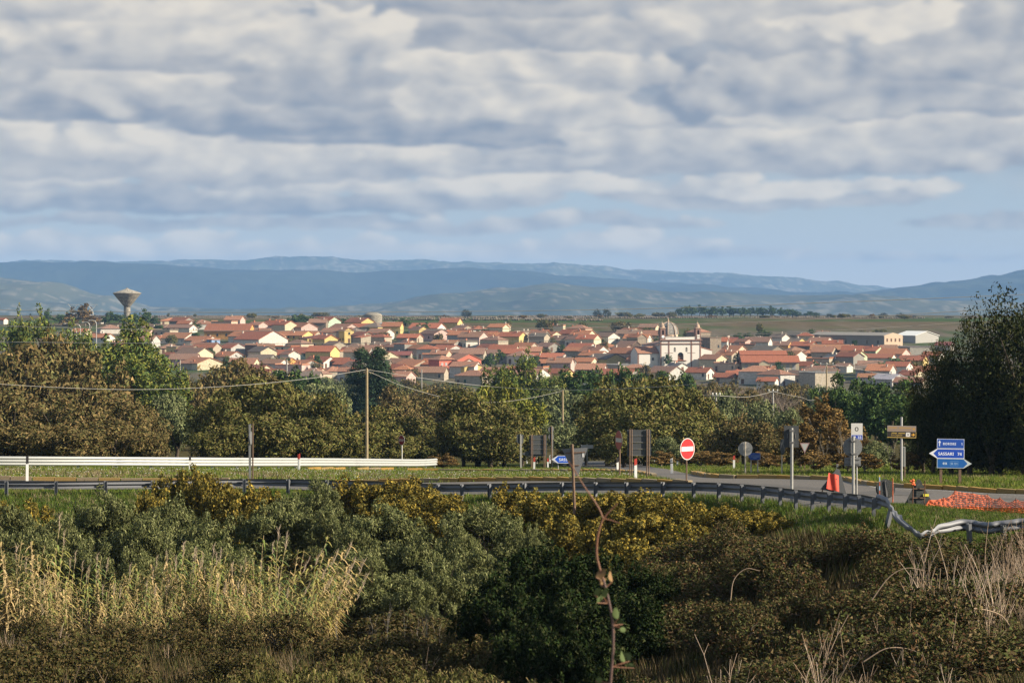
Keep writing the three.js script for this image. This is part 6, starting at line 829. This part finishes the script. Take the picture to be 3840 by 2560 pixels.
function shrub(kind, p, halfW, h, label, group, v = 0) {
  const { crown, stem, K } = proto('shrub' + kind + v, () => { const K = KIND[kind], r = rng(kind.length * 53 + v * 19), cl = crownClumps(r, K.cl, K.rx, K.ry, K.cy, K.cr, 0.7); return { K, crown: leaves(cl, { n: K.n, size: K.size, slim: K.slim, cols: K.cols, seed: v * 11 + K.n, lift: K.lift ?? 0 }), stem: limbs(r, cl, K.trunk, 0.06, 10) }; });
  const r = rng(Math.round(p.x * 37 + p.z * 23)), g = thing(K.name, label, 'shrub', group); obj('stem', stem, bark, g); obj('foliage', crown, K.gloss ? glossMat : leafMat, g); g.position.copy(p); g.rotation.y = r() * 6.283; const sx = halfW / K.rx, sy = h / (K.cy + K.ry) * 1.05; g.scale.set(sx, sy, sx); return g;
}
const shrubAt = (kind, u, vTop, w, d, label, group, v) => { const p = groundAt(u, d), h = at(u, vTop, d).y - p.y; p.y -= 0.06; return shrub(kind, p, w / 2 / F * d, Math.max(0.4, h), label, group, v ?? Math.abs(Math.round(u * 0.37)) % 3); };
const S = (kind, list, label, group) => list.forEach(([u, v, w, d]) => shrubAt(kind, u, v, w, d, label, group));
S('olive', [[30, 1905, 240, 88], [220, 1930, 260, 86], [385, 1855, 280, 92], [540, 1930, 250, 87], [660, 1880, 290, 91], [800, 1960, 300, 84], [690, 2030, 300, 80], [120, 2010, 260, 80], [340, 2040, 260, 79], [520, 2060, 240, 78], [880, 2080, 260, 78], [30, 2080, 240, 77], [1000, 1900, 260, 92]], 'silvery grey-green olive shrub behind the reed bed', 'olive shrubs behind the reeds');
S('olive', [[1060, 1870, 270, 93], [1180, 1805, 190, 98], [1230, 1900, 220, 92], [1430, 1900, 340, 88], [1310, 1985, 240, 84], [1560, 2010, 260, 80], [1400, 2090, 300, 76], [1660, 2100, 260, 74], [1250, 2120, 240, 76], [1800, 1890, 340, 87], [1940, 1960, 220, 84], [2005, 1985, 140, 82], [1790, 2070, 260, 76], [1710, 1960, 200, 82], [1530, 2160, 220, 72]], 'pale silvery olive shrub between reeds and dark ivy mound', 'olive shrubs in the hollow');
S('yellow', [[640, 1790, 190, 103], [720, 1762, 200, 103], [800, 1800, 200, 102], [900, 1830, 220, 100], [560, 1850, 150, 100], [1000, 1840, 200, 101], [120, 1885, 180, 98], [20, 1890, 150, 98]], 'golden-leaved shrub growing against the left of the crash barrier', 'golden shrubs along the barrier');
S('yellow', [[1330, 1800, 260, 100], [1420, 1815, 250, 99], [1530, 1800, 260, 99], [1620, 1840, 260, 96], [1690, 1880, 220, 93], [1480, 1870, 240, 95], [1930, 1830, 260, 93], [2050, 1850, 260, 91], [2160, 1860, 260, 89], [2290, 1850, 260, 88], [2120, 1940, 260, 85], [2260, 1950, 260, 83], [2400, 1845, 260, 87], [2520, 1860, 240, 85], [2420, 1930, 260, 82], [2640, 1890, 240, 82], [2740, 1900, 240, 80], [2560, 1960, 240, 79], [2840, 1915, 220, 78], [2350, 2020, 260, 78], [2500, 2040, 220, 75], [2920, 1935, 160, 76]], 'golden-leaved shrub on the bank in front of the crash barrier', 'golden shrubs on the bank');
S('ivy', [[2040, 2065, 420, 66], [2250, 2090, 420, 64], [1880, 2180, 380, 62], [2100, 2230, 420, 59], [2330, 2230, 380, 60], [2450, 2150, 260, 64], [1990, 2360, 360, 55], [2180, 2380, 340, 54]], 'glossy dark green ivy bush in the middle of the hollow', 'dark ivy bushes');
{
  const r = rng(808);
  for (let k = 0; k < 64; k++) { const u = rr(-60, 2000, r), d = Math.exp(rr(Math.log(46), Math.log(76), r)); if (u < 1250 && d > 72) continue; const p = groundAt(u, d); shrub('scrub', p, rr(0.7, 1.4, r), rr(0.6, 1.25, r), 'low brown-green scrub bush on the floor of the hollow', 'scrub of the hollow', k % 3); }
  for (let k = 0; k < 40; k++) { const u = rr(900, 2150, r), d = rr(44, 58, r), p = groundAt(u, d); shrub('broom', p, rr(0.5, 1, r), rr(0.6, 1.2, r), 'feathery dull green broom bush below the ivy mound', 'broom bushes', k % 3); }
  for (let k = 0; k < 16; k++) { const u = rr(-60, 900, r), d = rr(43, 52, r), p = groundAt(u, d); shrub('broom', p, rr(0.5, 1, r), rr(0.5, 0.9, r), 'feathery dull green broom bush in front of the reed bed', 'broom bushes', k % 3); }
  for (let k = 0; k < 125; k++) {
    const u = rr(2380, 4000, r), t = sstep(2380, 3300, u), d = rr(lerp(50, 30, t), lerp(79, 63, t), r), p = groundAt(u, d); if (u > 3500 && d > 54 && r() < 0.6) continue;
    shrub('bramble', p, rr(0.7, 1.35, r), rr(0.5, 1.15, r) * (d < 40 ? 0.8 : 1), 'tangled brown-green bramble bush on the right-hand bank', 'brambles on the bank', k % 3);
  }
}
// ---------------------------------------------------------------- giant reeds
function reedClump(seed, lean) {
  const r = rng(seed), stems = [], P = [], C = [], I = [], plume = [];
  for (let k = 0; k < 11; k++) {
    const x0 = (r() - 0.5) * 1.7, z0 = (r() - 0.5) * 1.3, h = rr(1.7, 3.3, r), lx = lean * rr(0.5, 1.3, r) + (r() - 0.5) * 0.5, lz = (r() - 0.5) * 0.4, pts = []; for (let i = 0; i <= 6; i++) { const t = i / 6; pts.push(V3(x0 + lx * t * t, h * t - 0.1, z0 + lz * t * t)); }
    stems.push(taper(pts, 0.017, 0.008, 5)); const dead = r() < 0.48;
    for (let i = 0; i < 22; i++) {
      const t = 0.2 + 0.8 * i / 22, c = V3(x0 + lx * t * t, h * t - 0.1, z0 + lz * t * t), a = (i % 2) * Math.PI + (r() - 0.5) * 1.6 + k, L = rr(0.42, 0.85, r) * (1.1 - 0.3 * t), w = rr(0.03, 0.052, r), col = t > 0.42 && !dead ? pick([[0.17, 0.21, 0.06], [0.27, 0.26, 0.075], [0.12, 0.17, 0.065], [0.3, 0.27, 0.09]], r) : pick([[0.44, 0.32, 0.15], [0.34, 0.25, 0.11], [0.5, 0.37, 0.19], [0.26, 0.21, 0.075]], r), j = rr(0.75, 1.2, r);
      const o = P.length / 3, ca = Math.cos(a), sa = Math.sin(a), up = rr(0.5, 1.0, r);
      for (let q = 0; q <= 3; q++) { const s = q / 3, ou = L * s * (0.55 + 0.3 * s), y = L * (up * s - (up + 0.35) * s * s * 0.9), ww = w * (1 - s * 0.9) * (q === 0 ? 0.6 : 1); P.push(c.x + ca * ou - sa * ww, c.y + y, c.z + sa * ou + ca * ww, c.x + ca * ou + sa * ww, c.y + y, c.z + sa * ou - ca * ww); for (let e = 0; e < 2; e++) C.push(col[0] * j, col[1] * j, col[2] * j); if (q) { const b = o + q * 2; I.push(b - 2, b - 1, b, b - 1, b + 1, b); } }
    }
    if (r() < 0.3) { const e = pts[6], g = []; for (let q = 0; q < 14; q++) { const t = q / 14; g.push(taper([e.clone().add(V3(lean * 0.2 * t, t * 0.45, 0)), e.clone().add(V3(lean * 0.2 * t + rr(-0.06, 0.1, r), t * 0.45 + 0.14, rr(-0.07, 0.07, r)))], 0.011, 0.003, 3)); } plume.push(...g); }
  }
  const g = new THREE.BufferGeometry(); g.setAttribute('position', new THREE.Float32BufferAttribute(P, 3)); g.setAttribute('color', new THREE.Float32BufferAttribute(C, 3)); g.setIndex(I); g.computeVertexNormals();
  return { stem: mergeGeometries(stems.map(plain)), leaf: g, plume: plume.length ? mergeGeometries(plume.map(plain)) : null };
}
const reedKinds = [reedClump(1, 0.1), reedClump(2, -0.1), reedClump(3, 0.25), reedClump(4, 0.95), reedClump(5, 0.05)], cane = mat('cane', [0.36, 0.28, 0.14], { roughness: 0.8 }), plumeMat = mat('plume', [0.38, 0.3, 0.22], { roughness: 1 });
function reedAt(u, vTop, d, k, label) { const R0 = reedKinds[k], g = thing('reed_clump', label, 'reeds', 'giant reeds of the reed bed'), p = groundAt(u, d), h = at(u, vTop, d).y - p.y; obj('stems', R0.stem, cane, g); obj('leaves', R0.leaf, leafMat, g); if (R0.plume) obj('plumes', R0.plume, plumeMat, g); g.position.copy(p); const s = h / 3.3; g.scale.set(Math.min(1.15, s * 1.05), s, Math.min(1.15, s)); g.rotation.y = k === 3 ? 0 : (u * 0.7) % 0.8 - 0.4; }
{ const r = rng(51), L = 'dense clump of green and straw-coloured giant reeds';
  for (const [u, v] of [[20, 2120], [95, 1990], [180, 2070], [235, 2110], [380, 2100], [440, 2055], [500, 2090], [610, 2040], [680, 2050], [770, 2010], [830, 2015], [920, 2035], [970, 2080]]) reedAt(u + rr(-12, 12, r), v, 75, Math.floor(r() * 3), L);
  for (const [u, v] of [[140, 2090], [410, 2120], [560, 2150], [640, 2120], [800, 2085], [880, 2100], [950, 2130], [230, 2140], [720, 2110]]) reedAt(u + rr(-12, 12, r), v, 71.5, Math.floor(r() * 3) % 2 * 4, L);
  for (const [u, v, d] of [[1060, 2020, 73], [1100, 1990, 74], [1130, 2050, 71], [1080, 2130, 70], [1150, 2120, 70.5]]) reedAt(u, v, d, 3, 'straw-coloured reeds bending over to the right at the end of the bed');
  for (const [u, v] of [[200, 2170], [460, 2170], [620, 2160], [860, 2150], [940, 2160], [1110, 2170]]) reedAt(u + rr(-12, 12, r), v, 69, Math.floor(r() * 3), L);
  reedAt(1080, 1945, 75, 2, 'tall green reed clump standing above the bent straw reeds'); reedAt(75, 1930, 76, 0, 'tallest plumed reeds at the left end of the bed'); }
// ---------------------------------------------------------------- dead saplings and dry stalks
for (const [u, v, d, w] of [[1395, 2235, 67, 0.5], [1450, 2205, 68, 0.5], [1515, 2205, 69, 0.35], [1560, 2240, 66, 0.5], [1600, 2210, 67, 0.7], [1650, 2260, 64, 0.5], [1265, 2250, 68, 0.3]]) bareAt(u, v, d, 'grey dead sapling sticking out of the scrub', mat('deadwood', [0.3, 0.27, 0.24]), 'dead_sapling', w);
{
  const r = rng(66), dryM = [mat('dry_stalk', [0.33, 0.24, 0.17]), mat('dry_stalk2', [0.25, 0.18, 0.12]), mat('dry_stalk3', [0.4, 0.31, 0.23])], geos = [];
  for (let q = 0; q < 6; q++) { const g = []; for (let k = 0; k < 5; k++) { const a = r() * 6.283, l = rr(0.08, 0.5, r), h = rr(0.8, 1.6, r), pts = [], x = (r() - 0.5) * 0.3, z = (r() - 0.5) * 0.3; for (let i = 0; i <= 5; i++) { const t = i / 5; pts.push(V3(x + Math.cos(a) * l * t * t + 0.02 * n2(i, k + q), h * t - 0.1, z + Math.sin(a) * l * t * t)); } g.push(taper(pts, 0.011, 0.004, 4)); for (let b = 0; b < 3; b++) { const s = pts[2 + b % 3], e = s.clone().add(V3((r() - 0.5) * 0.3, rr(0.15, 0.35, r), (r() - 0.5) * 0.3)); g.push(taper([s, e], 0.005, 0.002, 3)); } } geos.push(mergeGeometries(g.map(plain))); }
  const stalk = (u, d, s, label) => { const g = thing('dry_stalks', label, 'dry plant', 'dry stalks on the bank'), p = groundAt(u, d); obj('stalks', geos[Math.floor(r() * 6)], pick(dryM, r), g); g.position.copy(p); g.rotation.y = r() * 6.283; g.rotation.z = rr(-0.25, 0.15, r); g.scale.setScalar(s); };
  for (let k = 0; k < 70; k++) stalk(rr(3450, 3950, r), rr(44, 60, r), rr(0.7, 1.3, r), 'bundle of pale dry stalks rising from the right-hand brambles');
  for (let k = 0; k < 60; k++) stalk(rr(2700, 3950, r), rr(31, 50, r), rr(0.5, 1.1, r), 'thin brown dry stalks among the brambles');
  for (let k = 0; k < 20; k++) stalk(rr(0, 1900, r), rr(46, 66, r), rr(0.5, 0.9, r), 'thin dry stalks in the scrub of the hollow');
  const arch = (list, rad, label) => { const c = new THREE.CatmullRomCurve3(list.map(([u, v, d]) => at(u, v, d))); tag(obj('bramble_cane', taper(c.getPoints(24), rad, rad * 0.5, 5), dryM[0]), label, 'bramble', 'arching bramble canes'); };
  arch([[3490, 2380, 44], [3540, 2315, 44], [3620, 2285, 44], [3690, 2285, 44.2], [3760, 2310, 44.4], [3790, 2350, 44.4], [3840, 2440, 44]], 0.014, 'pale bramble cane arching over the dry stalks'); arch([[3270, 2250, 52], [3340, 2160, 52], [3400, 2130, 52], [3470, 2140, 52]], 0.012, 'bramble cane arching towards the fallen barrier'); arch([[3240, 2480, 40], [3330, 2430, 40], [3430, 2440, 40], [3500, 2500, 39.5]], 0.011, 'low bramble cane curving in front of the dry stalks'); arch([[2740, 2250, 56], [2755, 2170, 56], [2800, 2132, 56], [2850, 2140, 56]], 0.012, 'thin bramble hoop beside the golden shrubs');
}
// ---------------------------------------------------------------- the bramble shoot close to the camera
{
  const D = 4.6, g = thing('bramble_shoot', 'single reddish bramble shoot with a few leaves close to the camera', 'bramble'), red = mat('shoot', [0.17, 0.075, 0.04], { roughness: 0.6 }), redDark = mat('shoot_dark', [0.1, 0.058, 0.05], { roughness: 0.6 });
  const o = at(2280, 2600, D), root = V3(o.x - 0.1, height(o.x, -D), -D); g.position.copy(root); const L = (u, v, d = D) => at(u, v, d).sub(root), low = [V3(0, -0.1, 0), V3(0.04, 0.35, 0), L(2262, 2900), L(2285, 2640), L(2292, 2530), L(2300, 2430), L(2297, 2330), L(2278, 2230), L(2262, 2170)], mid = [L(2262, 2170), L(2246, 2120), L(2238, 2080), L(2242, 2010), L(2254, 1965), L(2262, 1945)];
  const cv = (l) => new THREE.CatmullRomCurve3(l).getPoints(50);
  const st = obj('stem', taper(cv(low), 0.0028, 0.0023, 8), redDark, g); obj('stem', taper(cv(mid), 0.0023, 0.002, 8), red, g);
  obj('branch', taper(cv([L(2262, 1945), L(2248, 1910), L(2222, 1868), L(2190, 1822), L(2160, 1772), L(2130, 1727, 4.55)]), 0.0018, 0.0008, 7), red, g); obj('branch', taper(cv([L(2262, 1945), L(2285, 1918), L(2318, 1885)]), 0.0018, 0.0008, 6), red, g); obj('branch', taper(cv([L(2264, 1945), L(2290, 1950), L(2326, 1962)]), 0.0015, 0.0006, 6), red, g);
  const leafS = new THREE.Shape(); leafS.moveTo(0, 0); leafS.bezierCurveTo(0.012, 0.004, 0.016, 0.018, 0.001, 0.034); leafS.bezierCurveTo(-0.014, 0.02, -0.012, 0.004, 0, 0); const lg = new THREE.ShapeGeometry(leafS, 8); { const p = lg.attributes.position; for (let i = 0; i < p.count; i++) p.setZ(i, -Math.abs(p.getX(i)) * 0.5 + p.getY(i) * p.getY(i) * 3); lg.computeVertexNormals(); }
  const lm = [mat('bleaf', [0.10, 0.13, 0.035], { side: THREE.DoubleSide }), mat('bleaf2', [0.2, 0.12, 0.05], { side: THREE.DoubleSide }), mat('bleaf3', [0.06, 0.09, 0.025], { side: THREE.DoubleSide })], r = rng(21);
  for (const [u, v, bu, bv] of [[2236, 2165, 2262, 2180], [2250, 2190, 2262, 2200], [2297, 2180, 2272, 2202], [2228, 2230, 2276, 2262], [2240, 2260, 2280, 2262], [2262, 2238, 2280, 2262], [2318, 2320, 2298, 2345], [2336, 2340, 2298, 2345], [2350, 2362, 2298, 2345], [2306, 2372, 2298, 2350], [2346, 2480, 2296, 2500], [2362, 2478, 2296, 2500], [2380, 2505, 2296, 2500], [2232, 2555, 2292, 2560]]) { const a = L(bu, bv), b = L(u, v, D + rr(-0.02, 0.02, r)); obj('leaf_stalk', taper([a, b], 0.0012, 0.0008, 5), red, g); const m = obj('leaf', lg, pick(lm, r), g); m.position.copy(b); m.rotation.set(rr(-0.6, 0.6, r), rr(-1, 1, r), Math.atan2(-(u - bu), -(v - bv) + 8) * -1 + rr(-0.5, 0.5, r)); m.scale.setScalar(rr(0.4, 0.75, r)); }
}
renderer.render(scene, camera);
